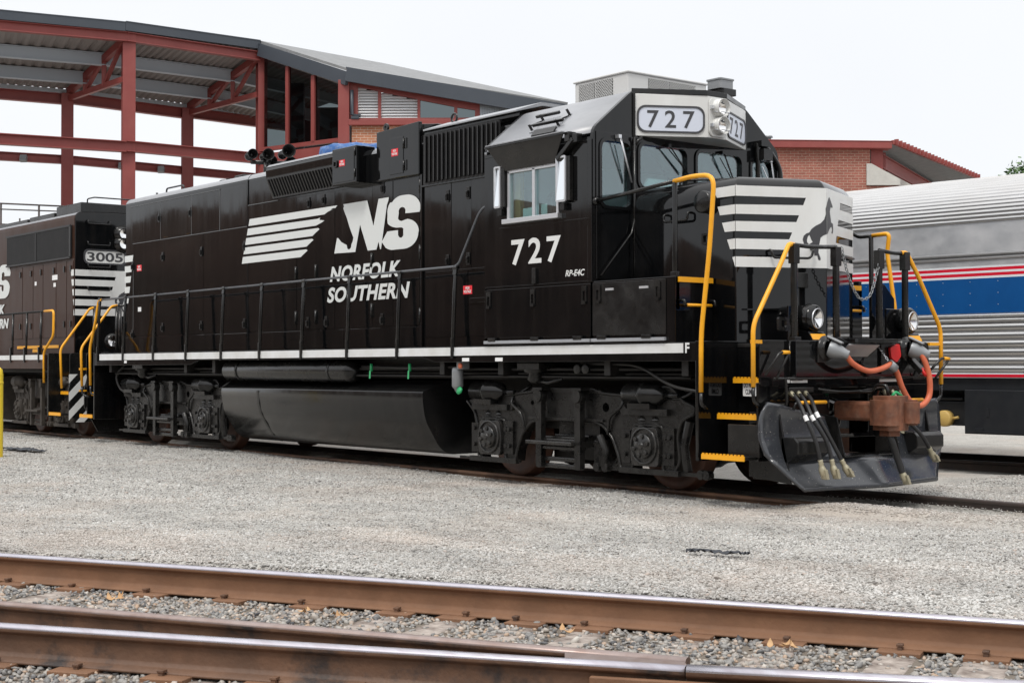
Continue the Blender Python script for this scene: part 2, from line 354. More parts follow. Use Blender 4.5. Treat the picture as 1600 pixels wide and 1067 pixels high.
sd = bpy.data.lights.new('sun', 'SUN'); sd.energy = 1.3; sd.angle = math.radians(14); sd.color = (1, .965, .91)
so = bpy.data.objects.new('sun', sd); COL.objects.link(so)
d = Vector((math.sin(SUN_AZ)*math.cos(SUN_EL), math.cos(SUN_AZ)*math.cos(SUN_EL), math.sin(SUN_EL)))
so.rotation_euler = d.to_track_quat('Z', 'Y').to_euler(); so.location = (0, -30, 40)
S.view_settings.view_transform = 'Standard'; S.view_settings.look = 'None'; S.view_settings.gamma = 1; S.view_settings.exposure = 0.42
S.render.film_transparent = False
S.cycles.max_bounces = 6; S.cycles.transparent_max_bounces = 12; S.cycles.glossy_bounces = 3; S.cycles.diffuse_bounces = 3
S.cycles.use_denoising = True; S.cycles.sample_clamp_indirect = 6
# ------------------------------------------------------------------ ground
C1 = np.array([10.716, -6.781]); A1 = math.radians(27.2); N1 = np.array([math.sin(A1), -math.cos(A1)]); T1 = np.array([math.cos(A1), math.sin(A1)])
def sm(a, b, t): t = np.clip((t-a)/(b-a), 0, 1); return t*t*(3-2*t)
def coach_n(x, y):       # distance from the coach track's centre line
    a = math.radians(4); return (x-6)*(-math.sin(a)) + (y-6.8)*math.cos(a)
def ground_z(x, y):
    dn = (x-C1[0])*N1[0] + (y-C1[1])*N1[1]
    z = -.045 - .025*np.sin(x*.31+y*.2)*np.cos(y*.4) - .012*np.sin(x*1.3)*np.sin(y*1.7)
    z = z*(1-sm(-.32, -.12, dn)) + (-.218)*sm(-.32, -.12, dn)
    k = (1-sm(.62, .78, np.abs(y))) * (1-sm(-.3, 0, dn)); z = z*(1-k) + (-.12)*k
    k = 1-sm(1.1, 2.0, np.abs(y-1.8)); z = z - .03*k
    k = sm(7.9, 8.9, x)*(1-sm(.15, .42, np.abs(y+.82))); z = z*(1-k) + .012*k
    c = np.abs(coach_n(x, y)); k = 1-sm(1.5, 2.6, c); z = z*(1-k) + (-.15)*k
    return z
def ground():
    xs = np.concatenate([np.arange(-700,-40,60.), np.arange(-40,-14,2.), np.arange(-14,20,.16), np.arange(20,44,2.), np.arange(44,700,60.)])
    ys = np.concatenate([np.arange(-700,-40,60.), np.arange(-40,-13,2.), np.arange(-13,11,.12), np.arange(11,50,2.), np.arange(50,900,60.)])
    X, Y = np.meshgrid(xs, ys, indexing='ij'); Z = ground_z(X, Y)
    Z += .006*(rng.random(Z.shape)-.5)
    n, m = X.shape; me = bpy.data.meshes.new('ground')
    co = np.stack([X, Y, Z], -1).reshape(-1, 3).astype(np.float32)
    idx = np.arange(n*m).reshape(n, m); q = np.stack([idx[:-1,:-1], idx[1:,:-1], idx[1:,1:], idx[:-1,1:]], -1).reshape(-1, 4)
    me.vertices.add(n*m); me.vertices.foreach_set('co', co.ravel()); me.loops.add(q.size); me.loops.foreach_set('vertex_index', q.ravel().astype(np.int32))
    me.polygons.add(len(q)); me.polygons.foreach_set('loop_start', np.arange(0, q.size, 4, dtype=np.int32)); me.polygons.foreach_set('use_smooth', np.ones(len(q), bool)); me.update()
    m_ = bpy.data.materials.new('pale gravel'); m_.use_nodes = True; nt = m_.node_tree; b = nt.nodes['Principled BSDF']; L = nt.links.new
    tc = nd(nt, 'ShaderNodeTexCoord')
    v = nd(nt, 'ShaderNodeTexVoronoi', i_Scale=70.0); L(tc.outputs['Object'], v.inputs['Vector'])
    r = nd(nt, 'ShaderNodeValToRGB'); e = r.color_ramp.elements; e[0].color = (.27,.26,.24,1); e[0].position = .0; e[1].color = (.48,.465,.435,1); e[1].position = .9
    e2 = e.new(.3); e2.color = (.36,.345,.315,1)
    sx = nd(nt, 'ShaderNodeSeparateColor'); L(v.outputs['Color'], sx.inputs[0]); L(sx.outputs[0], r.inputs[0])
    n1 = nd(nt, 'ShaderNodeTexNoise', i_Scale=.35, i_Detail=6.0, i_Roughness=.6); L(tc.outputs['Object'], n1.inputs['Vector'])
    r1 = nd(nt, 'ShaderNodeMapRange', i_1=.5, i_2=.68, i_4=.6); L(n1.outputs[0], r1.inputs[0])
    mx = nd(nt, 'ShaderNodeMix', data_type='RGBA'); mx.inputs[7].default_value = (.44,.37,.31,1); L(r1.outputs[0], mx.inputs[0]); L(r.outputs[0], mx.inputs[6])
    n2 = nd(nt, 'ShaderNodeTexNoise', i_Scale=2.3, i_Detail=8.0, i_Roughness=.7); L(tc.outputs['Object'], n2.inputs['Vector'])
    r2 = nd(nt, 'ShaderNodeMapRange', i_1=.35, i_2=.7, i_3=.82, i_4=1.12); L(n2.outputs[0], r2.inputs[0])
    hs = nd(nt, 'ShaderNodeHueSaturation'); L(r2.outputs[0], hs.inputs['Value']); L(mx.outputs[2], hs.inputs['Color']); L(hs.outputs[0], b.inputs['Base Color'])
    b.inputs['Roughness'].default_value = .9; b.inputs['Specular IOR Level'].default_value = .2
    v2 = nd(nt, 'ShaderNodeTexVoronoi', i_Scale=70.0, feature='DISTANCE_TO_EDGE'); L(tc.outputs['Object'], v2.inputs['Vector'])
    bp = nd(nt, 'ShaderNodeBump', i_Strength=.9, i_Distance=.009); L(v2.outputs[0], bp.inputs['Height']); L(bp.outputs[0], b.inputs['Normal'])
    at = me.attributes.new('bed', 'FLOAT', 'POINT'); dn = (X-C1[0])*N1[0]+(Y-C1[1])*N1[1]; at.data.foreach_set('value', sm(-.3,-.12,dn).astype(np.float32).ravel())
    an = nd(nt, 'ShaderNodeAttribute', attribute_name='bed'); mb_ = nd(nt, 'ShaderNodeMix', data_type='RGBA'); mb_.inputs[7].default_value = (.17,.145,.12,1); L(an.outputs['Fac'], mb_.inputs[0]); L(hs.outputs[0], mb_.inputs[6]); L(mb_.outputs[2], b.inputs['Base Color'])
    me.materials.append(m_); o = bpy.data.objects.new('ground', me); COL.objects.link(o); o['kind'] = 'structure'
ground()
ICO = None
def stones(name, P, size, colmat, label, flat=(.55, .95)):
    """many loose stones as one mesh; P (n,3), size (n,)"""
    global ICO
    if ICO is None:
        bm = bmesh.new(); bmesh.ops.create_icosphere(bm, subdivisions=1, radius=1)
        bm.verts.ensure_lookup_table(); ICO = (np.array([v.co[:] for v in bm.verts]), np.array([[v.index for v in f.verts] for f in bm.faces])); bm.free()
    V, F = ICO; n = len(P); k = len(V)
    a = rng.normal(size=(n, 3, 3)); q, _ = np.linalg.qr(a)
    sc = np.stack([rng.uniform(.75,1.25,n), rng.uniform(.6,1.0,n), rng.uniform(.4,.75,n)], -1)
    j = 1 + rng.uniform(-.42, .25, (n, k, 1)); v = V[None]*j*sc[:,None,:]
    v = np.einsum('nij,nkj->nki', q, v); v[:,:,2] *= rng.uniform(flat[0], flat[1], (n,1))
    v = v*size[:,None,None] + P[:,None,:]
    me = bpy.data.meshes.new(name); f = (F[None]+(np.arange(n)*k)[:,None,None]).reshape(-1, 3)
    me.vertices.add(n*k); me.vertices.foreach_set('co', v.astype(np.float32).ravel()); me.loops.add(f.size); me.loops.foreach_set('vertex_index', f.ravel().astype(np.int32))
    me.polygons.add(len(f)); me.polygons.foreach_set('loop_start', np.arange(0, f.size, 3, dtype=np.int32)); me.update()
    me.materials.append(colmat); o = bpy.data.objects.new(name, me); COL.objects.link(o); tag(o, label, 'gravel', kind='stuff'); return o
def in_view(x, y, marg=1.35):
    dx, dy = x-CAM.x, y-CAM.y; d = dx*math.sin(YAW)+dy*math.cos(YAW); r = dx*math.cos(YAW)-dy*math.sin(YAW)
    return (d > 3) & (np.abs(r) < d*.3484*marg+.6), d
def scatter_yard():
    n = 2600000; x = rng.uniform(-16, 17, n); y = rng.uniform(-10.5, 5, n)
    dn = (x-C1[0])*N1[0]+(y-C1[1])*N1[1]; ok, d = in_view(x, y, 1.2)
    ok &= (dn < -.07) & ~((np.abs(y+.755) < .05) & (x < 8.3)) & ((y < -.82) | (x > 7.4))
    ok &= rng.random(n) < np.clip((11.0/np.maximum(d, 1))**2.0, .1, 1)
    x, y, d = x[ok], y[ok], d[ok]
    if len(x) > 230000: k = rng.permutation(len(x))[:230000]; x, y, d = x[k], y[k], d[k]
    s = rng.uniform(.005, .0115, len(x))*np.clip(d/11, 1, 1.6); s *= np.clip(1.75-(d-8.5)*.15, 1, 1.75); s[rng.random(len(x)) < .025] *= 1.8
    P = np.stack([x, y, ground_z(x, y)+s*.15], -1)
    m = island('pale stone', [(.12,.115,.108),(.27,.26,.245),(.385,.375,.355),(.45,.44,.42),(.52,.515,.50),(.38,.32,.28)], pos=[0,.12,.4,.72,.92,1], patch=(.46,.385,.33))
    stones('yard_gravel', P, s, m, 'pale grey crushed stone spread over the yard', (.45,.8))
def scatter_ballast():
    n = 78000; u = rng.uniform(-9, 9, n); w = rng.uniform(.06, 3.6, n)
    x = C1[0]+T1[0]*u+N1[0]*w; y = C1[1]+T1[1]*u+N1[1]*w; ok, d = in_view(x, y, 1.3); ok &= rng.random(n) < .75
    for q in (-3.06,-.48,-.05,.86,2.66,3.12): ok &= ~((np.abs(u-q) < .13) & (rng.random(n) < (.9 if q != -.48 else .6)) & (w > .22))
    x, y, w = x[ok], y[ok], w[ok]
    s = rng.uniform(.011, .026, len(x)); s[rng.random(len(x)) < .06] *= 1.5
    P = np.stack([x, y, ground_z(x, y)+s*.3], -1)
    m = island('ballast stone', [(.05,.05,.055),(.15,.147,.145),(.25,.24,.225),(.33,.31,.28),(.38,.26,.175),(.48,.45,.41)], pos=[0,.1,.4,.72,.88,1])
    stones('track_ballast', P, s, m, 'mixed grey and brown ballast stones between the foreground rails', (.6,1))
scatter_yard(); scatter_ballast()
# ------------------------------------------------------------------ rails and timbers
RAILP = [(-.0365,-.017),(-.034,-.009),(-.026,-.0035),(-.012,-.0003),(.012,-.0003),(.026,-.0035),(.034,-.009),(.0365,-.017),(.0365,-.034),(.026,-.042),(.0095,-.052),(.008,-.135),(.02,-.155),(.07,-.168),(.07,-.18),(-.07,-.18),(-.07,-.168),(-.02,-.155),(-.008,-.135),(-.0095,-.052),(-.026,-.042),(-.0365,-.034)]
RAILP = rpoly(RAILP, .003, 1)
def rail_mb(mb, pts, z=0.0, k=1.0, seg=None):
    P = [Vector((x, y, 0)) for x, y in pts]; rows = []
    for i, p in enumerate(P):
        t = (P[min(i+1, len(P)-1)]-P[max(i-1, 0)]).normalized(); nrm = Vector((-t.y, t.x, 0))
        rows.append([p+nrm*(a*k)+Vector((0, 0, z+b*k)) for a, b in RAILP])
    m = len(RAILP); base = len(mb.v); mb.v += [tuple(q) for r in rows for q in r]
    for i in range(len(rows)-1):
        for j in range(m):
            l = (j+1) % m; zz = (RAILP[j][1]+RAILP[l][1])/2
            mb.f.append([base+i*m+j, base+(i+1)*m+j, base+(i+1)*m+l, base+i*m+l]); mb.sm.append(True); mb.mi.append(0 if zz > -.019 else 1)
    mb.f.append([base+j for j in range(m)]); mb.sm.append(False); mb.mi.append(1)
    mb.f.append([base+(len(rows)-1)*m+j for j in range(m)][::-1]); mb.sm.append(False); mb.mi.append(1)
def make_rail(pts, mats, label, group, z=0.0, k=1.0):
    mb = MB(); rail_mb(mb, pts, z, k); o = mb.build('rail', mats); tag(o, label, 'rail', group); return o
def along(c, ang, s): return (c[0]+math.cos(ang)*s, c[1]+math.sin(ang)*s)
A2 = math.radians(27.45); C2 = (11.557, -8.264)
g = 'foreground track rails'
R1 = make_rail([along(C1, A1, s) for s in (-12,-6,-2,2,6,9)], [M['railhead'], M['railweb']], 'rusty brown running rail farthest from the camera of the foreground track, edging the pale gravel', g, 0, 1.1)
J2 = along(C2, A2, 1.87)
R2 = make_rail([along(C2, A2, s) for s in (-10,-5,-1,1.0,1.87)], [M['raildull'], M['raildark']], 'dull brown narrow rail between the two bright rails, ending at the switch joint', g, 0, 1.05)
R3p = [(3.2,-14.1),(8.0,-11.1),(10.262,-9.57),(11.551,-8.745),(12.665,-8.0),(13.345,-7.545)]
R3 = make_rail(R3p, [M['railhead'], M['raildark']], 'dark oily rail with a bright head nearest the camera, ending at a bolted joint', g, 0, 1.1)
R4 = make_rail([(13.349,-7.542),(13.9,-7.13),(14.5,-6.665),(16,-5.5),(18,-3.9)], [M['railhead'], M['raildark']], 'wide worn rail beyond the joint at the lower right corner', g, .004, 1.25)
def plates(rail, pts, nrm, tdir, z=-.204):
    t = Vector((tdir[0], tdir[1], 0)); n = Vector((nrm[0], nrm[1], 0))
    for x, y in pts:
        mb = MB(); c = Vector((x, y, z)); mb.obox(c+n*.075, t, n, Vector((0,0,1)), .12, .11, .012)
        p = mb.build('tie_plate', M['railweb'], rail, bevel=.004)
        for du in (random.choice((-.06, .0, .055)),):
            mb = MB(); q = c + t*(du+random.uniform(-.02,.02)) + n*(.092 if du > 0 else .102)
            h = random.uniform(.006, .018); mb.obox(q+Vector((0,0,h/2+.01)), t, n, Vector((0,0,1)), .012, .012, h/2+.008); mb.obox(q+Vector((0,0,h+.022))-n*.008, t, n, Vector((0,0,1)), .018, .024, .007)
            mb.build('spike', M['raildark'], p, bevel=.003)
ss = [-6.2,-5.55,-4.95,-3.9,-3.62,-3.06,-2.4,-1.75,-1.12,-.48,-.05,.42,.86,1.48,2.02,2.66,3.12,3.75,4.3]
plates(R1, [along(C1, A1, s) for s in ss], N1, T1)
def on_curve(P, s0):
    for (x0, y0), (x1, y1) in zip(P, P[1:]):
        l = math.hypot(x1-x0, y1-y0)
        if s0 <= l: return (x0+(x1-x0)*s0/l, y0+(y1-y0)*s0/l)
        s0 -= l
    return P[-1]
t3 = Vector((.82, .572)); n3 = (.572, -.82)
plates(R3, [on_curve(R3p, s) for s in (5.6,6.2,6.75,7.3,7.85,8.4,8.9,9.45,10.0,10.5,11.05,11.5)], n3, (t3.x, t3.y))
def joint_bar():
    t = Vector((.82, .572, 0)); n = Vector((.572, -.82, 0)); c = Vector((13.33, -7.56, -.085)) + n*.045
    mb = MB(); mb.obox(c, t, n, Vector((0,0,1)), .42, .018, .022); mb.obox(c-Vector((0,0,.04))+n*.004, t, n, Vector((0,0,1)), .42, .012, .05)
    o = mb.build('joint_bar', M['railweb'], R3, bevel=.006)
    for k in range(4):
        q = c + t*(-.3+.2*k) + n*.018 - Vector((0,0,.03)); mb = MB(); mb.cyl(q, q+n*.03, .022, 6); mb.build('bolt', M['raildark'], o)
    mb = MB(); a = Vector((13.0,-7.70,-.012)); mb.prism([(12.72,-7.74),(13.26,-7.47),(13.33,-7.52),(12.86,-7.86)], 'Z', -.03, -.006); mb.build('filler_block', M['raildull'], R3)
joint_bar()
def timber(s, i, long=True):
    x, y = along(C1, A1, s); a = A1 + random.uniform(-.015, .015); t = Vector((math.cos(a), math.sin(a), 0)); n = Vector((math.sin(a), -math.cos(a), 0))
    mb = MB(); c = Vector((x, y, -.298))
    mb.obox(c + n*(1.35 if long else 1.0), t, n, Vector((0,0,1)), random.uniform(.105,.125), 2.0, .085)
    o = mb.build('sleeper', M['tie'], bevel=.012)
    return o
for i, s in enumerate(ss):
    tag(timber(s, i), 'weathered grey wooden sleeper under the foreground rails, mostly buried in ballast', 'sleeper', 'sleepers of the foreground track')
# track under the locomotives, and the coach track
g = 'rails under the locomotives'
make_rail([(-60,-.755),(-20,-.755),(0,-.755),(12,-.755),(24,-.755)], [M['raildark'], M['raildark']], 'rusty rail under the near wheels of the black locomotives, nearly level with the gravel', g, 0.0)
make_rail([(-60,.755),(-20,.755),(0,.755),(12,.755),(24,.755)], [M['blackrail'], M['blackrail']], 'dark rail under the far wheels of the black locomotives', g, .0)
ca = math.radians(4)
def cp(s, n): return (6+math.cos(ca)*s-math.sin(ca)*n, 6.8+math.sin(ca)*s+math.cos(ca)*n)
g = 'rails under the silver coach'
make_rail([cp(s, -.755) for s in (-40,-10,0,10,30)], [M['blackrail'], M['blackrail']], 'brown rail under the near side of the silver coach', g, .0)
make_rail([cp(s, .755) for s in (-40,-10,0,10,30)], [M['blackrail'], M['blackrail']], 'black rail under the far side of the silver coach', g, .0)
# dry leaves, torn fabric
def leaves(x, y, z, n, label):
    mb = MB()
    for k in range(n):
        a = random.uniform(0, 6.3); u = Vector((math.cos(a), math.sin(a), random.uniform(-.3,.9))).normalized(); v = u.cross(Vector((0,0,1))).normalized(); w = u.cross(v)
        c = Vector((x+random.uniform(-.06,.06), y+random.uniform(-.06,.06), z+.02)); s = random.uniform(.022,.045)
        rows = []
        for i in range(5):
            t = i/4; wd = s*.55*math.sin(math.pi*min(max(t,.03),.97))
            p = c+u*(t-.5)*s*2+w*(.35*s*math.sin(t*3)); rows.append([p-v*wd+w*wd*.5, p, p+v*wd+w*wd*.5])
        mb.sheet(rows)
    o = mb.build('dry_leaf', M['leaf'], recalc=False); tag(o, label, 'leaf', 'dry leaves on the ballast')
leaves(9.967,-7.55,-.195,3,'small tan dry leaves against the far rail, left of centre')
leaves(10.22,-7.43,-.195,4,'curled pale dry leaf cluster just right of the smaller leaves by the far rail')
leaves(8.65,-8.24,-.195,4,'broken dry leaves by the far rail near the left edge')
leaves(12.671,-6.1,-.185,6,'bright curled dry leaf caught on a spike at the right of the far rail')
leaves(11.5,-6.72,-.195,2,'single dry leaf scrap by the far rail at the middle of the picture')
def rag(cx, cy, lx, ly, label, ang):
    mb = MB(); n = 26; rows = []
    for i in range(n):
        t = i/(n-1)-.5; c = Vector((cx+math.cos(ang)*lx*t+math.sin(t*7)*.05, cy+math.sin(ang)*lx*t, 0)); w = ly*(.35+.65*abs(math.sin(i*1.7)))*(1-abs(t)*1.2)
        row = []
        for j in range(4):
            q = c+Vector((-math.sin(ang), math.cos(ang), 0))*(j/3-.5)*w
            row.append((q.x, q.y, float(ground_z(np.array(q.x), np.array(q.y)))+.022+.03*random.random()))
        rows.append(row)
    mb.sheet(rows); o = mb.build('torn_fabric', M['rag'], recalc=False); m_ = o.modifiers.new('t', 'SOLIDIFY'); m_.thickness = .006
    tag(o, label, 'scrap', 'dark scraps on the gravel')
rag(10.63,-4.45,.5,.1,'dark torn strip of fabric lying on the gravel at the right',.55)
rag(-6.0,-3.45,1.5,.35,'dark flattened fabric beside the yellow bollard',.1)
# bollard
def bollard():
    c = CAM + Vector((math.sin(YAW), math.cos(YAW), 0))*23 + Vector((math.cos(YAW), -math.sin(YAW), 0))*(-8.065)
    mb = MB(); mb.lathe((c.x, c.y, -.2), (0,0,1), [(0,.1),(1.44,.1),(1.52,.088),(1.56,.05),(1.57,.001)], 24)
    mb.lathe((c.x, c.y, -.2), (0,0,1), [(1.30,.1005),(1.305,.106),(1.33,.106),(1.335,.1005)], 24)
    o = mb.build('bollard', M['bollard']); tag(o, 'yellow steel bollard at the left edge of the gravel yard', 'bollard')
bollard()
# ------------------------------------------------------------------ trucks (shared by both locomotives)
HB = .965
def make_truck(parent, x0, mt, mw, sx=1.0):
    """four-wheel truck; local coordinates about its centre on the rails"""
    out = [(-1.90,.93),(-1.74,.80),(-1.69,.62),(-1.66,.24),(-1.60,.22),(-1.59,.72),(-1.14,.72),(-1.13,.22),(-.93,.22),(-.90,.36),(-.80,.56),(-.64,.70),(-.46,.74),(.46,.74),(.64,.70),(.80,.56),(.90,.36),(.93,.22),(1.13,.22),(1.14,.72),(1.59,.72),(1.60,.22),(1.78,.22),(1.86,.36),(1.82,.62),(1.88,.78),(2.06,.86),(2.08,.93),(1.92,.98),(1.72,1.14),(1.58,1.14),(1.3,1.02),(.62,1.06),(.5,1.10),(-.5,1.10),(-.62,1.06),(-1.3,1.0),(-1.66,.98)]
    mb = MB(); mb.box(-.62,.62,-1.22,-1.20,1.055,1.09); mb.box(-.66,.66,-1.23,-1.20,.735,.765); mb.box(-.36,.36,-1.0,1.0,.36,.86); mb.box(-.5,.5,-.3,.3,.86,1.12)
    for y0 in (-1.20, 1.06):
        mb.plate(out, [circ(.68,.90,.055,10), circ(1.62,1.02,.04,10), circ(-.62,.93,.03,8)], lambda u,v,w: (u, y0+w, v), .14)
    for y0 in (-1.205, 1.205): mb.tube(rnd([(x, y0, z) for x, z in out], .05, 3), .020, 6)
    for x_ in (-.98,.98):
        mb.tube(rnd([(x_,-1.2,1.0),(x_,-1.24,.92),(x_*.8,-1.24,.80),(x_*.75,-1.22,.60)], .06), .018, 6); mb.cyl((x_*1.02,-1.2,.88),(x_*1.02,-1.235,.88),.05,12)
    for s in (-1.85, 1.85): mb.box(s-.08, s+.08, -1.05, 1.05, .72, .92)
    for sy in (-1, 1):
        a, b = (-1.235, -1.2) if sy < 0 else (1.2, 1.235)
        for sj in (-1, 1):
            mb.box(sj*1.372-.36, sj*1.372+.34, a-(.03 if sy<0 else 0), b+(.03 if sy>0 else 0), .83, .90)
            mb.box(sj*1.372+.24, sj*1.372+.42, a, b, .30, .70); mb.box(sj*1.372-.40, sj*1.372-.26, a, b, .30, .66)
            for dx in (-.33, .30, .36):
                for dz in (.40, .60): mb.cyl((sj*1.372+dx, a if sy<0 else b, dz), (sj*1.372+dx, (a-.03) if sy<0 else (b+.03), dz), .028, 7)
            mb.box(sj*1.372-.42, sj*1.372+.5, a-.02 if sy<0 else a, b if sy<0 else b+.02, .19, .25)
        mb.box(-2.05 if sy<0 else -1.9, -.85, a+.02, b+.02, .205, .235); mb.box(.55, 2.3, a+.02, b+.02, .2, .24)
        for xx in (.58, .72, 2.2, 2.28): mb.cyl((xx, a-.03 if sy<0 else b+.03, .23), (xx, a+.05, .23), .05, 10)
        mb.tube([(.68, a, .24), (.72, a, .42), (.62, a, .58)], .045, 8)
        mb.tube([(1.95, a+.05, .24), (1.9, a+.05, .5), (1.98, a+.05, .78)], .05, 8)
    for sx_ in (-1, 1):
        mb.lathe((sx_*.78,-.5,.52), (0,1,0), [(0,.05),(0,.34),(.05,.37),(.95,.37),(1.0,.34),(1.0,.05)], 20); mb.box(sx_*1.28-.1,sx_*1.28+.1,-.55,.55,.35,.7)
    mb.box(-.9,.9,-.62,-.58,.24,.66); mb.box(-1.9,1.9,-.95,-.90,.62,1.0)  # dark sheets added on the near side to close see-through light gaps
    t = mb.build('truck', mt, None, bevel=.012, at=(0,0,0))
    OFF[t.name] = Vector((0,0,0)); t.parent = parent; t.location = Vector((x0, 0, 0)) - off_of(parent)
    for sj in (-1, 1):
        for sy in (-1, 1):
            y = sy*.72; mb = MB()
            mb.lathe((sj*1.372, y+sy*.075, .508), (0,-sy,0), [(0,.02),(-.03,.10),(-.03,.16),(.012,.19),(.02,.38),(-.005,.42),(-.01,.495),(.0,.503),(.10,.508),(.115,.535),(.14,.535),(.145,.42),(.13,.12),(.13,.02)], 40)
            mb.build('wheel', mw, t)
            ya = sy*1.20; mb = MB()
            mb.plate(rpoly([(sj*1.372-.21,.28),(sj*1.372+.21,.28),(sj*1.372+.23,.50),(sj*1.372+.19,.70),(sj*1.372-.19,.70),(sj*1.372-.23,.50)], .05, 3), [], lambda u,v,w: (u, ya+sy*w, v), .07)
            c = (sj*1.372, ya+sy*.07, .50)
            mb.lathe(c, (0,sy,0), [(0,.205),(.02,.205),(.025,.185),(-.03,.17),(-.03,.145),(.035,.135),(.055,.10),(.055,.04),(.07,.035),(.07,.001)], 24)
            for k in range(6):
                a = math.pi*k/3+.3; q = (c[0]+.105*math.cos(a), c[1]+sy*.03, c[2]+.105*math.sin(a)); mb.cyl(q, (q[0], q[1]+sy*.045, q[2]), .026, 7)
            for dx in (-.11, .1):
                mb.lathe((sj*1.372+dx, sy*1.15, .69), (0,0,1), [(0,.07),(.02,.085),(.035,.06),(.05,.085),(.07,.06),(.085,.085),(.11,.07),(.13,.06)], 14)
            mb.build('journal_box', M['dirty2'] if mt is M['dirty'] else mt, t, bevel=.008)
            mb = MB(); x1 = sj*1.372-(.32 if sj > 0 else .36); yc = sy*1.22
            mb.lathe((x1+.02, yc, 1.055), (1,0,0), [(-.04,.02),(-.04,.09),(0,.12),(.26,.122),(.265,.135),(.30,.135),(.305,.118),(.5,.11),(.54,.07),(.58,.05),(.58,.001)], 22)
            mb.cyl((x1+.58, yc, 1.05), (x1+.80, yc, 1.05), .03, 8); mb.box(x1+.1, x1+.45, yc-.1, yc+.1, .90, .96)
            mb.tube(rnd([(x1+.55, yc-sy*.02, 1.02), (x1+.85, yc-sy*.02, 1.02), (x1+1.0, yc-sy*.1, 1.14)], .1), .02, 6)
            mb.build('brake_cylinder', M['satin'] if mt is M['dirty'] else mt, t)
    for sy in (-1, 1):
        for xx in (-.36, .33):
            mb = MB(); ya = sy*1.25
            mb.plate(rpoly([(xx-.075,1.0),(xx-.05,1.09),(xx+.05,1.09),(xx+.085,1.0),(xx+.05,.95),(xx+.05,.18),(xx-.05,.18),(xx-.05,.95)], .03, 3), [], lambda u,v,w: (u, ya+sy*w, v), .075)
            mb.cyl((xx, ya, 1.02), (xx, ya+sy*.10, 1.02), .075, 14)
            mb.box(xx-.08, xx+.09, min(ya-sy*.1, ya+sy*.1), max(ya-sy*.1, ya+sy*.1), 1.085, 1.115)
            mb.build('spring_hanger', mt, t, bevel=.008)
        mb = MB(); ya = sy*1.25
        for k in range(5): mb.box(-.52+.05*k, .30-.02*k, ya+sy*(.10-.11*k)-.045, ya+sy*(.10-.11*k)+.045, .455+.022*k, .50+.022*k)
        mb.box(-.42, .34, ya-.06, ya+.06, .40, .44)
        mb.box(-.32, .30, ya-.02, ya+.06, .26, .31); mb.box(-.32, .30, ya-.02, ya+.06, .18, .23); mb.box(.42, .64, ya-sy*.3-.2, ya-sy*.3+.2, .22, .52)
        mb.tube([(.95, ya-sy*.2, .72), (.86, ya-sy*.2, .45), (.70, ya-sy*.2, .25), (.35, ya-sy*.2, .2)], .05, 8)
        mb.build('leaf_spring', M['dirty2'] if mt is M['dirty'] else mt, t, bevel=.01)
    return t

# ------------------------------------------------------------------ locomotive 727
LOCO = root('diesel_locomotive', (0,0,0), 'glossy black diesel locomotive with white cab number 727 and snowplow front', 'locomotive', 'black diesel locomotives')
K = M['black']
def part(mb, name, m=None, bevel=0, parent=None, seg=2): return mb.build(name, m or K, parent or LOCO, bevel, seg)
# underframe
mb = MB(); mb.plate([(-7.58,1.385),(-3.72,1.395),(-3.44,1.465),(2.81,1.465),(3.06,1.415),(7.6,1.415),(7.6,1.612),(-7.58,1.605)], [], side(-1.54, 1), .05)
mb.plate([(-7.58,1.385),(-3.72,1.395),(-3.44,1.465),(2.81,1.465),(3.06,1.415),(7.6,1.415),(7.6,1.612),(-7.58,1.605)], [], side(1.54, -1), .05)
part(mb, 'side_sill', bevel=.006)
mb = MB(); mb.box(-8.28,8.28,-.95,.95,1.56,1.60); mb.box(-7.56,7.58,-1.49,1.49,1.565,1.6)
mb.box(-7.4,7.4,-.95,.95,1.50,1.56); mb.box(-8.2,8.2,-.42,-.32,1.02,1.5); mb.box(-8.2,8.2,.32,.42,1.02,1.5); mb.box(-7.4,7.4,-.9,.9,1.2,1.24)
for x in (-7.2,-6.0,-4.2,-3.2,3.0,4.2,6.1,7.3): mb.box(x-.05, x+.05, -1.4, 1.4, 1.26, 1.5)
mb.box(-3.0,3.0,-1.1,1.1,1.26,1.5)
part(mb, 'underframe', M['under'], .006)
mb = MB(); xs = [-7.35]+[-6.315+1.2185*i for i in range(9)]+[7.416]
mb.plate([(-7.35,1.478),(7.416,1.502),(7.416,1.602),(-7.35,1.588)], [], side(-1.54), .004)
part(mb, 'sill_stripe', M['stripe'])
text('lettering', 'F', M['white'], LOCO, (7.445,-1.54,1.50), (1,0,0), (0,0,1), .06, .105, .03)
for x, w in ((3.62,.14),(4.28,.14),(-6.28,.1)):
    mb = MB(); mb.box(x, x+w, -1.545, -1.54, 1.425, 1.468); part(mb, 'data_plate', M['paper'])
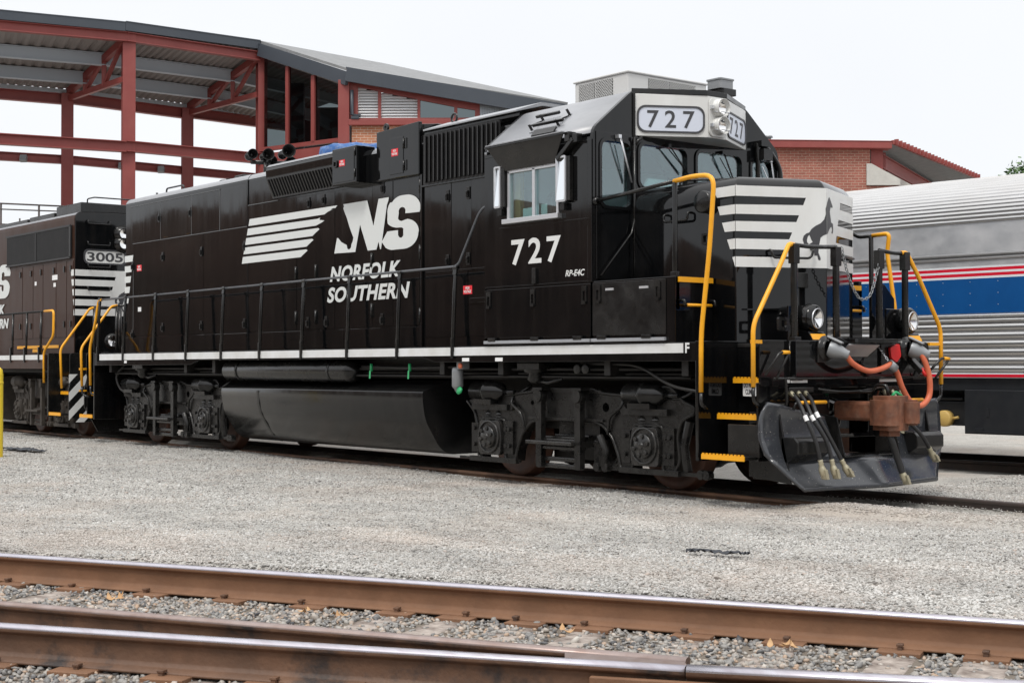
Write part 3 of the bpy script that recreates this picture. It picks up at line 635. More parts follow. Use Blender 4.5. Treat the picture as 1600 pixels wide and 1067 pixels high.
# air pipes and fittings under the sill
mb = MB()
for y, z, r in ((-1.25,1.33,.022),(-1.15,1.28,.018),(-1.3,1.24,.016)): mb.tube([(-7.2,y,z),(7.3,y,z)], r, 8)
mb.tube(rnd([(5.6,-1.35,1.4),(6.55,-1.35,1.38),(7.1,-1.4,1.15),(7.5,-1.4,1.1)], .2), .018, 8)
mb.tube(rnd([(1.0,-1.3,1.36),(2.2,-1.34,1.34),(3.2,-1.32,1.36)], .3), .022, 8)
mb.tube(rnd([(-6.9,-1.25,1.4),(-7.2,-1.3,1.2),(-7.0,-1.3,.95),(-6.6,-1.25,.85)], .2), .025, 8)
part(mb, 'air_pipe', M['under'])
for x in (4.78, -5.95):
    mb = MB(); mb.box(x-.2, x+.2, -1.45, -1.2, 1.33, 1.40); mb.lathe((x,-1.33,1.33), (0,0,-1), [(0,.14),(.03,.14),(.05,.08),(.12,.10),(.16,.06),(.17,.001)], 16); mb.tube([(x,-1.33,1.2),(x+.25,-1.35,1.17),(x+.45,-1.3,1.22)], .02, 6)
    part(mb, 'sanding_valve', M['dirty'])
mb = MB()
for dx in (0,.14): mb.lathe((5.58+dx,-1.36,1.335), (0,-1,0), [(0,.02),(0,.06),(.03,.06),(.035,.045),(.035,.001)], 14)
part(mb, 'air_cooler', M['dirty'])
mb = MB(); mb.lathe((3.36,-1.42,1.36), (0,0,-1), [(0,.03),(.02,.068),(.06,.072),(.24,.072),(.26,.06),(.28,.04),(.31,.03),(.31,.001)], 18); mb.box(3.42,3.55,-1.48,-1.38,1.33,1.42)
f = part(mb, 'air_filter', M['conngrey'])
mb = MB(); mb.lathe((3.52,-1.49,1.37), (0,-1,0), [(0,.035),(.02,.035),(.02,.001)], 12); part(mb, 'indicator', M['orange'], 0, f)
mb = MB(); mb.lathe((3.46,-1.46,1.06), (0,-.5,.2), [(0,.05),(.02,.05),(.02,.001)], 6); mb.cyl((3.36,-1.42,1.05),(3.46,-1.46,1.06),.014,6); part(mb, 'valve_handle', M['green'], 0, f)
for x in (1.42, 2.33):
    mb = MB(); mb.cyl((x,-1.43,1.40),(x,-1.43,1.30),.02,6); mb.bar((x,-1.45,1.31),(x+.02,-1.47,1.2),.02,.012); part(mb, 'valve_handle', M['green'])
# fuel tank and air reservoir
pr = [(-1.417,1.0),(-1.40,.80),(-1.355,.64),(-1.27,.50),(-1.15,.32),(-1.0,.225),(-.8,.215),(-.3,.215)]
pr = [(-.35,1.19),(-.99,1.165),(-1.36,1.055)] + pr
def smoothp(P):
    o = []; n = len(P)
    for i in range(n):
        p0, p1, p2, p3 = [Vector((*P[(i+k) % n], 0)) for k in (-1, 0, 1, 2)]
        for k in range(5):
            t = k/5; q = .5*((2*p1)+(p2-p0)*t+(2*p0-5*p1+4*p2-p3)*t*t+(-p0+3*p1-3*p2+p3)*t**3); o.append((q.x, q.y))
    return o
full = pr + [(-y, z) for y, z in reversed(pr)]
mb = MB(); mb.prism(smoothp(full), 'X', -2.90, 2.60, smooth=True); part(mb, 'fuel_tank', M['tank'], .012)
mb = MB(); mb.prism(rpoly([(-1.425+.0,1.0),(-1.408,.80),(-1.363,.64),(-1.278,.50),(-1.158,.32),(-1.0,.217),(-1.0,.235),(-1.14,.34),(-1.26,.51),(-1.34,.65),(-1.385,.80),(-1.40,1.0)], .004, 1), 'X', -1.76, -1.70); part(mb, 'tank_strap', M['tank'])
mb = MB(); mb.lathe((-2.86,-1.30,1.30), (1,0,0), [(-.02,.001),(-.02,.10),(.03,.15),(.06,.158),(3.6,.158),(3.65,.15),(3.72,.10),(3.74,.001)], 28)
for x in (-2.4, .3): mb.lathe((x,-1.30,1.30), (1,0,0), [(0,.160),(0,.166),(.05,.166),(.05,.160)], 28)
part(mb, 'air_reservoir', M['satin'])
# trucks
T1_ = make_truck(LOCO, 5.18, M['dirty'], M['wheel']); T2_ = dup(T1_, LOCO); T2_.location.x = -5.18
# long hood
def hoodprof(top, r=.13):
    p = [(-HB,1.60),(-HB,top-r)]; 
    for j in range(1, 7): a = math.pi/2*j/6; p.append((-HB+r-r*math.cos(a), top-r+r*math.sin(a)))
    p += [(-.3, top+.03)]
    return p + [(-y, z) for y, z in reversed(p)]
mb = MB(); mb.prism(hoodprof(4.455), 'X', -7.53, -2.875, smooth=False); mb.prism(hoodprof(4.45), 'X', -2.87, 4.06)
part(mb, 'long_hood', K, .012)
# roof skin (weathered; the sky's reflection is painted in as a pale colour)
mb = MB()
def skin(x0, x1, top, r=.13):
    rows = []
    for j in range(1, 7): a = math.pi/2*j/6; rows.append((-HB+r-r*math.cos(a)-.003*math.cos(a), top-r+r*math.sin(a)+.003))
    rows.append((-.3, top+.034)); rows += [(-y, z) for y, z in reversed(rows)]
    mb.sheet([[(x0,y,z),(x1,y,z)] for y, z in rows])
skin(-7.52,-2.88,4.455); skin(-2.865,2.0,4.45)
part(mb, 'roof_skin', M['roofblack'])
# hood doors as shallow raised panels (gaps read as seams)
def door(x0, x1, z0, z1, y=-HB, t=.008):   # each sheet sits a hair out of true, as thin steel does
    mb = MB(); r = lambda: random.uniform(-.003, .003)
    a = r(); b = r(); c = r(); fr = [(x0,y-t+a,z0),(x1,y-t+b,z0),(x1,y-t+b+c,z1),(x0,y-t+a+c,z1)]; bk = [(x0,y+.01,z0),(x1,y+.01,z0),(x1,y+.01,z1),(x0,y+.01,z1)]
    mb.add(fr+bk, [(0,1,2,3),(7,6,5,4),(0,4,5,1),(1,5,6,2),(2,6,7,3),(3,7,4,0)]); return part(mb, 'hood_door', K, .003, seg=1)
for x0, x1 in ((-7.30,-6.05),(-6.04,-4.85),(-4.84,-3.83),(-3.82,-2.90)): door(x0, x1, 3.64, 4.28)
for x0, x1, z1 in ((-7.50,-7.18,3.32),(-7.17,-5.9,3.60),(-5.89,-4.4,3.60),(-4.39,-2.89,3.60)): door(x0, x1, 1.92, z1)
for x0, x1 in ((-2.86,-1.34),(-1.33,-.78),(-.77,-.25),(-.24,.74),(.75,1.26),(1.27,1.90)): door(x0, x1, 1.92, 3.93)
for x0, x1 in ((2.02,2.62),(2.63,3.05),(3.06,3.5),(3.51,4.05)): door(x0, x1, 2.62, 3.78)
door(2.05,2.98,1.75,2.60); door(2.99,4.05,1.75,2.60)
for x0, x1 in ((-7.5,-5.0),(-4.99,-2.89),(-2.86,0),(.01,1.95)): door(x0, x1, 1.64, 1.90, t=.014)
def latch(x, z, y=-HB-.008):
    mb = MB(); mb.box(x-.035,x+.035,y-.012,y,z-.08,z+.08); mb.box(x-.02,x+.02,y-.035,y-.012,z-.05,z+.03); mb.bar((x,y-.035,z+.02),(x,y-.03,z-.06),.025,.012); return part(mb, 'door_latch', M['satin'], .004)
def hinge(x, z, y=-HB-.008, h=.2):
    mb = MB(); mb.box(x-.03,x+.03,y-.008,y,z-h/2,z+h/2); mb.cyl((x,y-.014,z-h/2),(x,y-.014,z+h/2),.016,8); return part(mb, 'door_hinge', M['satin'])
for x, z in ((-5.95,3.3),(-4.47,3.3),(-2.97,3.3),(-5.95,2.05),(-4.47,2.05),(-2.97,2.05),(-6.1,4.0),(-4.9,4.0),(2.55,3.6),(3.0,3.6),(3.44,3.6),(2.55,2.75),(3.0,2.75),(-7.2,3.2),(-7.2,1.95),(-.98,3.82),(-.55,3.83),(1.02,3.85),(-.78+.3,2.02),(-1.0,2.02),(1.0,2.02)): latch(x, z)
for x, z in ((-1.34,2.78),(-.76,2.78),(.75,2.86),(1.93,3.80),(1.93,2.9),(1.93,2.05),(-1.34,2.1),(-.76,2.1),(.75,2.15),(-7.5,2.55),(-7.5,2.1)): hinge(x, z)
mb = MB(); mb.box(1.945,1.99,-HB-.03,-HB,1.62,3.95); part(mb, 'door_post', K, .008)
mb = MB(); mb.box(-2.89,-2.86,-HB-.014,-HB,1.62,4.35); part(mb, 'seam_strip', K, .004)
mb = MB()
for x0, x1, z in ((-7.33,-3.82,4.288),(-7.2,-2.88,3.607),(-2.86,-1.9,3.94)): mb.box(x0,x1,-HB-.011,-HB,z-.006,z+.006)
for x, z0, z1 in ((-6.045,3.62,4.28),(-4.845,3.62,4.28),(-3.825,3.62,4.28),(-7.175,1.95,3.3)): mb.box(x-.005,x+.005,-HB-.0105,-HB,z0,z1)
part(mb, 'seam_highlight', M['seam'])
mb = MB(); mb.box(2.05,4.04,-HB-.02,-HB,2.60,2.625); mb.box(3.05,4.04,-HB-.03,-HB,2.18,2.24); mb.box(3.5,4.05,-HB-.02,-HB,3.26,3.275); part(mb, 'seam_strip', K, .003)
mb = MB(); mb.plate(rrect(3.55,3.92,2.28,2.50,.03), [rrect(3.58,3.89,2.31,2.47,.02)], side(-HB-.008), .03); part(mb, 'recess_frame', M['satin'])
def redlabel(x, z, y, w=.19, h=.11):
    mb = MB(); mb.box(x-w/2,x+w/2,y-.003,y,z-h/2,z+h/2); p = part(mb, 'warning_label', M['redlabel'])
    text('lettering', 'HIGH\nVOLTAGE', M['paper'], p, (x-w*.42,y-.003,z-h*.36), (1,0,0), (0,0,1), w*.84, h*.74, .02)
for x, z, y in ((3.87,2.98,-HB-.008),(2.98,2.35,-HB-.008),(-6.92,3.15,-HB-.008)): redlabel(x, z, y)
# radiator style box with slanted fins, equipment box, tall box, front grille
prf = [(-.6,4.50),(-.98,4.50),(-1.07,4.47),(-1.095,4.40),(-1.09,4.30),(-HB,3.97),(-.6,3.97)]
mb = MB(); mb.prism(prf, 'X', -2.08, .07); part(mb, 'intake_housing', K, .01)
mb = MB()
for k in range(24):
    x = -1.98+k*.082; mb.bar((x,-1.10,4.26),(x,-HB-.012,3.99),.045,.03,(1,0,0))
mb.bar((-2.02,-1.1,4.27),(.03,-1.1,4.27),.02,.03); mb.bar((-2.02,-HB-.02,3.985),(.03,-HB-.02,3.985),.03,.03)
part(mb, 'intake_fins', M['grille'])
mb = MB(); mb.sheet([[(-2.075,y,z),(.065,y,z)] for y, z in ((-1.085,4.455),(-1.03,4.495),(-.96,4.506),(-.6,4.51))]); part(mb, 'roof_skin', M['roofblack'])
mb = MB(); mb.box(.075,.71,-1.22,-.9,3.95,4.47); bx = part(mb, 'equipment_box', K, .012)
mb = MB(); mb.box(.12,.665,-1.228,-1.22,3.98,4.44); p = part(mb, 'access_door', K, .004, bx)
for z in (4.38, 4.08): mb = MB(); mb.cyl((.69,-1.232,z-.06),(.69,-1.232,z+.06),.014,8); part(mb, 'door_hinge', M['satin'], 0, bx)
mb = MB(); mb.plate(rrect(.14,.24,4.20,4.30,.02), [rrect(.16,.22,4.22,4.28,.01)], side(-1.228), .02); part(mb, 'door_latch', M['satin'], 0, bx)
redlabel(.36, 4.25, -1.229, .15, .09)
mb = MB(); mb.plate([(.93,3.945),(1.96,3.945),(1.96,4.66),(.93,4.63)], [], side(-HB-.001), .06)
mb.prism([(-HB,3.95),(-HB,4.63),(-.7,4.66),(.7,4.66),(HB,4.63),(HB,3.95)], 'X', .93, 1.96)
mb.plate([(1.96,4.66),(2.75,4.50),(1.96,4.50)], [], side(-.72), .02)
bx = part(mb, 'filter_compartment', K, .012)
mb = MB(); mb.box(1.27,1.6,-HB-.069,-HB-.061,4.0,4.50); part(mb, 'access_door', K, .004, bx)
for z in (4.40,4.10): mb = MB(); mb.cyl((1.62,-HB-.075,z-.07),(1.62,-HB-.075,z+.07),.014,8); mb.box(1.58,1.68,-HB-.07,-HB-.06,z-.07,z+.07); part(mb, 'door_hinge', M['satin'], 0, bx)
redlabel(1.40, 4.30, -HB-.069, .16, .1)
mb = MB(); mb.plate(circ(.94,4.72,.055,14), [circ(.94,4.72,.022,10)], side(-.85), .03); mb.prism([(.90,4.60),(.98,4.60),(.96,4.68),(.92,4.68)], 'Y', -.88, -.85); part(mb, 'lifting_lug', M['satin'])
mb = MB(); mb.box(2.0,3.66,-HB-.02,-HB+.01,3.79,4.47); gr = part(mb, 'intake_grille', M['grille'], .006)
mb = MB()
for k in range(17): x = 2.05+k*.096; mb.plate([(x,-.0),(x+.045,-.045),(x+.07,-.045),(x+.03,0)], [], lambda u,v,w: (u, -HB-.02+v, 3.82+w), .62)
part(mb, 'grille_fins', M['grille'], 0, gr)
mb = MB(); mb.box(1.97,4.04,-HB-.035,-HB,3.765,3.79); mb.box(2.02,4.04,-HB-.012,-HB,4.46,4.5); part(mb, 'grille_frame', K, .004)
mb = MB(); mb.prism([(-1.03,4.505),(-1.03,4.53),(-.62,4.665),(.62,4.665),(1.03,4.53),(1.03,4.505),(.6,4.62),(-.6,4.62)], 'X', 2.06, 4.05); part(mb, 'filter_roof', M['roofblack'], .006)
mb = MB(); mb.tube([(2.35+.06*math.cos(a),-.72,4.68+.06*math.sin(a)) for a in [math.pi*2*k/12 for k in range(12)]], .016, 6, closed=True); part(mb, 'lifting_lug', M['satin'])
# rear roof details
mb = MB(); mb.tube(rnd([(-6.8,-.5,4.47),(-6.8,-.5,4.62),(-6.1,-.5,4.62),(-6.1,-.5,4.48)], .06), .016, 6); mb.cyl((-7.2,-.5,4.46),(-7.2,-.5,4.58),.02,6); part(mb, 'roof_grab_iron', M['satin'])
mb = MB(); mb.box(-4.4,-4.1,-.4,.0,4.46,4.62); mb.lathe((-4.9,-.3,4.46), (0,0,1), [(0,.08),(.08,.08),(.1,.12),(.14,.1),(.15,.001)], 14); part(mb, 'roof_fitting', M['satin'], .02)
# horn: five bells
mb = MB(); mb.cyl((-3.5,-.3,4.47),(-3.5,-.3,4.75),.035,8); mb.cyl((-3.62,-.5,4.76),(-3.62,.25,4.80),.035,10); hn = part(mb, 'horn', M['satin'])
for y, z, l, r, dx in ((-.47,4.87,.34,.085,0),(-.22,4.87,.40,.10,.05),(-.08,4.80,.3,.08,-.02),(.10,4.93,.55,.115,.1),(.25,4.80,.34,.09,0)):
    mb = MB(); mb.lathe((-3.75+dx,y,z), (.95,-.31,0), [(-.02,.04),(.0,.075),(.06,.075),(.07,.035),(l*.5,.04),(l*.8,.055),(l*.95,r*.85),(l,r),(l+.01,r),(l,r*.9),(l*.85,.05),(l*.6,.03),(l*.6,.001)], 22); part(mb, 'horn_bell', M['satin'], 0, hn)
# side lettering and emblem (flat paint on the hood side)
fs = side(-HB-.0155)
Y0 = -HB-.0155
bars = []
zt = 3.715
for k in range(5):
    a = zt-.148*k; b = a-.108; xl = -2.79-.055*k
    if k == 0: bars.append([(xl,a),(-.16,a-.005),(-.22,a-.04),(-.27,a-.035),(-.36,a-.05),(-.30,a-.055),(-.42,a-.075),(-.52,a-.108),(xl-.035,b)])
    elif k == 1: bars.append([(xl,a),(-.72,a-.01),(-.64,a),(-.66,a-.03),(-.52,a-.05),(-.60,a-.075),(-.76,b),(xl-.035,b)])
    else: xr = -.66-.17*(k-2); bars.append([(xl,a),(xr-.04,a),(xr,a-.02),(xr-.13,a-.075),(xr-.20,b),(xl-.035,b)])
mb = MB()
for q in bars: mb.plate(q, [], fs, .002)
# N with the horse's profile cut from its left side
fx = lambda pts: [(-2.785+(u-112)*(.011+2.785)/(870-112) if 0 else u, v) for u, v in pts]
nl = [(.0,3.712),(.63,3.712),(.79,3.335),(.92,3.708),(1.175,3.708),(1.165,3.66),(1.13,3.61),(.98,3.0),(.96,3.0),(.92,3.11),(.865,3.0),(.645,3.0),(.445,3.385),(.32,3.0),(-.245,3.012),(-.17,3.235),(-.13,3.225),(-.06,3.17),(.03,3.135),(.09,3.115),(.11,3.06),(.16,3.045),(.205,3.07),(.22,3.12),(.255,3.16),(.27,3.21),(.21,3.30),(.15,3.40),(.10,3.50),(.06,3.555),(.0,3.65),(.02,3.68)]
mb.plate(nl, [], fs, .002)
def spath(): # heavy S
    c = []
    def arc(cx, cz, rx, rz, a0, a1, n=9):
        for i in range(n+1):
            a = math.radians(a0+(a1-a0)*i/n); c.append((cx+rx*math.cos(a), cz+rz*math.sin(a)))
    arc(1.49,3.50,.30,.205,140,90); arc(1.60,3.50,.34,.205,90,0); c.append((1.915,3.445)); c.append((1.58,3.452))
    arc(1.50,3.49,.085,.055,-20,200,7); arc(1.53,3.40,.13,.05,160,250,4); arc(1.57,3.19,.325,.185,80,-2); arc(1.55,3.17,.335,.20,0,-88); c.append((1.30,2.972))
    arc(1.30,3.17,.33,.2,-92,-128,4); c.append((1.0,3.10)); c.append((1.14,3.235)); c.append((1.40,3.235))
    arc(1.47,3.185,.07,.06,170,330,6); arc(1.46,3.235,.075,.035,-20,90,3); arc(1.42,3.44,.33,.17,268,215,5); c.append((1.14,3.40)); arc(1.44,3.50,.30,.2,190,140,4)
    return c
mb.plate(spath(), [], fs, .002)
part(mb, 'painted_emblem', M['whitelogo'])
text('lettering', 'NORFOLK', M['whitelogo'], LOCO, (-.365,Y0,2.598), (1,0,0), (0,0,1), 1.83, .225, .036, .22, sp=1.06)
text('lettering', 'SOUTHERN', M['whitelogo'], LOCO, (-.44,Y0,2.295), (1,0,0), (0,0,1), 2.13, .225, .036, .22, sp=1.06)
mb = MB()
for k in range(5):
    zz = 3.40-.19*k; xr = -7.16-.045*k; mb.plate([(-7.525,zz),(xr,zz),(xr-.035,zz-.115),(-7.525,zz-.115)], [], fs, .002)
part(mb, 'painted_stripes', M['whitelogo'])
mb = MB(); mb.box(-6.95,-6.82,Y0-.003,Y0,2.36,2.44); part(mb, 'data_plate', M['paper'])
# ------------------------------------------------------------------ cab
XF, XR, EA, TP = 6.03, 4.07, 4.00, 4.50
prof = [(-1.54,2.30),(-1.54,EA),(-.92,TP),(.92,TP),(1.54,EA),(1.54,2.30)]
def soft(p):
    v = rnd([(y, z, 0) for y, z in p[1:5]], .09, 4); 
    a = rnd([(-1.54,2.3,0),(-1.54,EA,0),(-.92,TP,0),(.92,TP,0),(1.54,EA,0),(1.54,2.3,0)], .09, 4); return [(q.x, q.y) for q in a]
profs = soft(prof)
wins = [rrect(-1.425,-.985,3.15,3.875,.09), rrect(-.83,-.075,3.40,3.885,.09), rrect(.10,.86,3.40,3.885,.09), rrect(1.05,1.46,3.15,3.875,.09)]
lower = [(-1.54,1.61)] + profs + [(1.54,1.61)]
mb = MB(); mb.plate(lower, wins, lambda u,v,w: (5.985+w, u, v), .045)
mb.plate(lower, [], lambda u,v,w: (XR+w, u, v), .045)
sw = rrect(4.55,5.46,3.105,3.66,.02)
mb.plate([(XR+.045,2.30),(5.985,2.30),(5.985,EA-.05),(XR+.045,EA-.05)], [sw], side(-1.54, 1), .045)
mb.plate([(XR+.045,2.30),(5.985,2.30),(5.985,EA-.05),(XR+.045,EA-.05)], [sw], side(1.54, -1), .045)
cab = part(mb, 'cab', K)
inn = [(y*.965, z-.05) for y, z in reversed(profs[1:-1])]
ring = [q for q in profs if q[1] > EA-.09] ; ring = [(-1.54,EA-.055)] + ring + [(1.54,EA-.055)]
ring2 = ring + [(y*.965, z-.045) for y, z in reversed(ring)]
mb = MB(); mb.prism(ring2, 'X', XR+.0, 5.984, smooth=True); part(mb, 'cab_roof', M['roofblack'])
mb = MB(); mb.box(XR+.05,5.98,-1.49,1.49,2.30,2.34); mb.box(XR+.047,XR+.06,-1.49,1.49,2.34,3.9); mb.box(XR+.2,4.55,-1.2,1.2,2.34,3.5)
part(mb, 'cab_interior', M['interior'])
mb = MB(); mb.box(4.52,4.66,-1.46,-1.40,2.4,3.9); part(mb, 'cab_interior', M['wood'])
for y in (-1.0, .9):
    mb = MB(); mb.box(4.95,5.4,y-.25,y+.25,2.75,2.88); mb.plate(rrect(y-.24,y+.24,2.86,3.42,.1), [], lambda u,v,w: (4.88+w, u, v), .1); mb.cyl((5.15,y,2.34),(5.15,y,2.76),.06,8); part(mb, 'seat', M['seat'], .02)
mb = MB(); mb.box(4.72,4.98,-1.47,-1.465,3.11,3.22); mb.box(5.05,5.16,-1.47,-1.465,3.11,3.24); part(mb, 'paper_sheet', M['paper'])
# cab windows
for i, w in enumerate(wins):
    u0, u1 = min(a for a, b in w), max(a for a, b in w); v0, v1 = min(b for a, b in w), max(b for a, b in w)
    mb = MB(); mb.plate(rrect(u0-.035,u1+.035,v0-.035,v1+.035,.11), [w], front(XF), .018); wf = part(mb, 'window', K)
    mb = MB(); mb.plate(rrect(u0-.005,u1+.005,v0-.005,v1+.005,.09), [], lambda u,v,w_: (6.0+w_, u, v), .006); part(mb, 'pane', M['glass'], 0, wf)
for sy in (-1, 1):
    mb = MB(); y0, y1 = (-1.565,-1.50) if sy < 0 else (1.50,1.565)
    mb.box(4.535,4.58,y0,y1,3.10,3.66); mb.box(5.0,5.05,y0,y1,3.10,3.66); mb.box(5.43,5.47,y0,y1,3.10,3.66); mb.box(4.535,5.47,y0,y1,3.64,3.675)
    wf = part(mb, 'window', M['alum'], .004)
    mb = MB(); mb.box(4.48,5.50,y0-.04 if sy<0 else y0,y1 if sy<0 else y1+.04,3.045,3.10); part(mb, 'window_sill', M['alum'], .004, wf)
    for x0, x1 in ((4.58,5.0),(5.05,5.43)): mb = MB(); mb.box(x0,x1,sy*1.53-.003,sy*1.53+.003,3.10,3.64); part(mb, 'pane', M['glass'], 0, wf)
# sun visor over the side window
mb = MB(); mb.plate([(4.27,3.955),(5.66,3.965),(5.43,3.672),(4.49,3.672)], [], lambda u,v,w: (u, -1.575-.25*(v-3.672)-w, v), .015); mb.bar((4.24,-1.665,3.965),(5.68,-1.665,3.972),.03,.022); vis = part(mb, 'sun_visor', M['satin'], .003)
mb = MB(); mb.box(5.66,5.74,-1.64,-1.53,3.88,3.99); mb.box(5.77,5.85,-1.62,-1.53,3.86,3.96); mb.bar((5.78,-1.59,3.90),(5.5,-1.58,3.70),.09,.05); part(mb, 'visor_bracket', M['satin'], .006, vis)
mb = MB(); mb.bar((4.27,-1.66,3.985),(5.66,-1.66,3.992),.05,.012); part(mb, 'visor_edge', M['roofblack'], 0, vis)
for x0, x1, z0, z1 in ((5.485,5.655,3.215,3.735),(4.35,4.47,3.24,3.735)):
    mb = MB(); mb.plate(rrect(x0,x1,z0,z1,.02), [rrect(x0+.022,x1-.022,z0+.022,z1-.022,.012)], side(-1.60), .02); mr_ = part(mb, 'mirror', M['alum'], .003)
    mb = MB(); mb.obox(((x0+x1)/2,-1.606,(z0+z1)/2), (1,0,0), (0,.075,1), (0,1,-.075), (x1-x0)/2-.02, (z1-z0)/2-.02, .002); part(mb, 'mirror_glass', M['mirror'], 0, mr_)
    mb = MB(); mb.box(x1+.001,x1+.05,-1.60,-1.545,z0+.01,z1-.01); mb.box(x0+.05,x0+.12,-1.60,-1.54,z0-.09,z0-.01); part(mb, 'mirror_bracket', M['satin'], .004, mr_)
# fresh-air vent on the sloping cab roof
def onroof(x, s, h=0): # s metres down the near slope from the top edge
    d_ = Vector((0, -1.54+.92, EA-TP)).normalized(); n_ = Vector((0, -(TP-EA), -(-1.54+.92)))  # outward normal
    n_ = Vector((0, -.628, .778)); return Vector((x, -.92, TP)) + d_*s + n_*h
mb = MB(); mb.obox(onroof(5.02,.48,.006), (1,0,0), onroof(0,1)-onroof(0,0), (0,-.628,.778), .25, .15, .006)
vt = part(mb, 'roof_vent', M['roofblack'])
mb = MB()
for s, hgt, xa, xb in ((.36,.07,4.70,5.12),(.58,.07,4.84,5.38)): mb.bar(onroof(xa,s,hgt), onroof(xb,s,hgt), .03, .035, (0,-.628,.778))
for xx in (4.78,5.26): mb.bar(onroof(xx,.36,.0), onroof(xx,.36,.09), .03, .02); mb.bar(onroof(xx,.58,.0), onroof(xx,.58,.09), .03, .02); mb.bar(onroof(xx,.58,.07), onroof(xx,.38,.01), .02, .02)
mb.obox(onroof(5.14,.72,.03), (1,0,0), (0,-.6,-.8), (0,-.628,.778), .2, .045, .012)
part(mb, 'vent_flap', M['satin'], .003, vt)
# side lettering, seams and the doors under the cab
text('lettering', '727', M['white'], LOCO, (4.59,-1.5405,2.55), (1,0,0), (0,0,1), .895, .305, .022, sp=1.3)
text('lettering', 'RP-E4C', M['white'], LOCO, (5.565,-1.5405,2.375), (1,0,0), (0,0,1), .33, .072, .02, .25)
for sy in (-1, 1):
    mb = MB(); a, b = (-1.54,-.9) if sy < 0 else (.9,1.54); mb.box(XR,7.30,a,b,1.61,2.302)
    part(mb, 'battery_box', K, .008)
for x0, x1 in ((4.09,6.0),(6.03,7.17)):
    mb = MB(); mb.box(x0,x1,-1.552,-1.54,1.70,2.28); p = part(mb, 'box_door', M['satin'] if x0 > 5 else K, .004)
    mb = MB(); mb.box(x0,x1,-1.575,-1.54,1.632,1.668); part(mb, 'kick_strip', M['ac'] if 0 else M['roofblack'], .004, p)
    for x in ([4.17,5.0,5.90] if x0 < 5 else [6.13,7.06]):
        mb = MB(); mb.plate(rrect(x-.04,x+.04,2.06,2.26,.015), [rrect(x-.022,x+.022,2.09,2.20,.01)], side(-1.552), .012); mb.box(x-.03,x+.03,-1.575,-1.552,2.055,2.085); part(mb, 'door_latch', M['satin'], 0, p)
    for x in ([4.25,5.05,5.8] if x0 < 5 else [6.2,6.9]):
        mb = MB(); mb.box(x-.07,x+.07,-1.582,-1.55,1.66,1.70); part(mb, 'door_hinge', M['satin'], .004, p)
mb = MB(); mb.box(6.25,6.38,-1.56,-1.552,2.19,2.215); mb.box(6.78,6.92,-1.56,-1.552,2.19,2.215); part(mb, 'door_handle', M['alum'])
mb = MB(); mb.box(XR+.02,6.0,-1.548,-1.54,2.297,2.315); mb.box(5.95,6.02,-1.552,-1.54,2.3,3.88); mb.box(XR+.01,5.97,-1.545,-1.54,3.87,3.885); mb.box(XR+.3,5.95,-1.545,-1.54,3.0,3.012); part(mb, 'seam_strip', K, .003)
mb = MB(); mb.box(5.0,5.06,-1.57,-1.54,2.32,2.50); part(mb, 'door_hinge', M['satin'], .005)
# nose
nosez = 3.36
tv = [(XF,-.965),(7.615,-.965),(8.03,0),(7.615,.965),(XF,.965)]
mb = MB(); lay = [(1.60,1.0),(3.13,1.0),(3.20,.992),(3.26,.972),(3.31,.94),(3.345,.90),(3.36,.85)]
rows = []
for z, k in lay:
    i_ = (1-k)*.9; r_ = rnd([(XF,-.965+i_,0),(7.615-i_*.6,-.965+i_,0),(8.03-i_,0,0),(7.615-i_*.6,.965-i_,0),(XF,.965-i_,0)], .014, 3); rows.append([(q.x, q.y, z) for q in r_])
mb.sheet(rows, smooth=True); mb.add(rows[-1], [list(range(len(rows[-1])))]); part(mb, 'nose', K)
PL = lambda u, v, w: None
dL = Vector((8.03-7.615, .965, 0)); nL = Vector((dL.y, -dL.x, 0)).normalized(); nR = Vector((nL.x, -nL.y, 0))
def vnose(y, z, w=0):
    x = 8.03-(8.03-7.615)*abs(y)/.965; n_ = nL if y < 0 else nR
    return (x+n_.x*(w+.004), y+n_.y*(w+.004), z)
def vpoly(mb, poly, t=.002):
    for keep in (-1, 1):
        q = clip(poly, keep)
        if len(q) > 2:
            sg = keep; mb.plate(q, [], (lambda u, v, w, sg=sg: (8.03-(8.03-7.615)*abs(u)/.965+(nL.x)*(w+.004), u+sg*abs(nL.y)*(w+.004), v)), t)
tops = [(3.255,3.145),(3.055,2.956),(2.88,2.775),(2.698,2.589),(2.51,2.402)]
endR = [None,(-.221,-.251),(-.296,-.325),(-.37,-.402)]
white = MB()
# white field = right boundary of the black bars
W0 = [(-.93,3.255),(.93,3.255),(.93,3.147),(.478,3.147),(.455,3.07),(.93,3.07),(.93,2.957),(.409,2.957),(.377,2.886),(.93,2.886),(.93,2.776),(.34,2.776),(.304,2.697),(.93,2.697),(.93,2.59),(.26,2.59),(.23,2.51),(.93,2.51),(.93,2.402),(-.93,2.402),(-.93,2.51),(-.48,2.51),(-.45,2.589),(-.93,2.589),(-.93,2.698),(-.402,2.70),(-.37,2.775),(-.93,2.775),(-.93,2.88),(-.325,2.885),(-.296,2.958),(-.93,2.956),(-.93,3.055),(-.251,3.066),(-.221,3.145),(-.93,3.145)]
W0 = [(math.copysign(.9645, a) if abs(a) == .93 else a, b) for a, b in W0]
vpoly(white, W0)
sl = [(7.298,7.358),(7.366,7.40),(7.429,7.468),(7.501,7.543),(7.574,7.612)]
for (a, b), (t0, b0) in zip(sl, tops):
    white.plate([(a,t0-.006),(7.6148,t0),(7.6148,b0),(b,b0)], [], side(-.968), .002)
    white.plate([(a,t0-.006),(7.6148,t0),(7.6148,b0),(b,b0)], [], side(.968, 1), .002)
part(white, 'painted_stripes', M['white'])
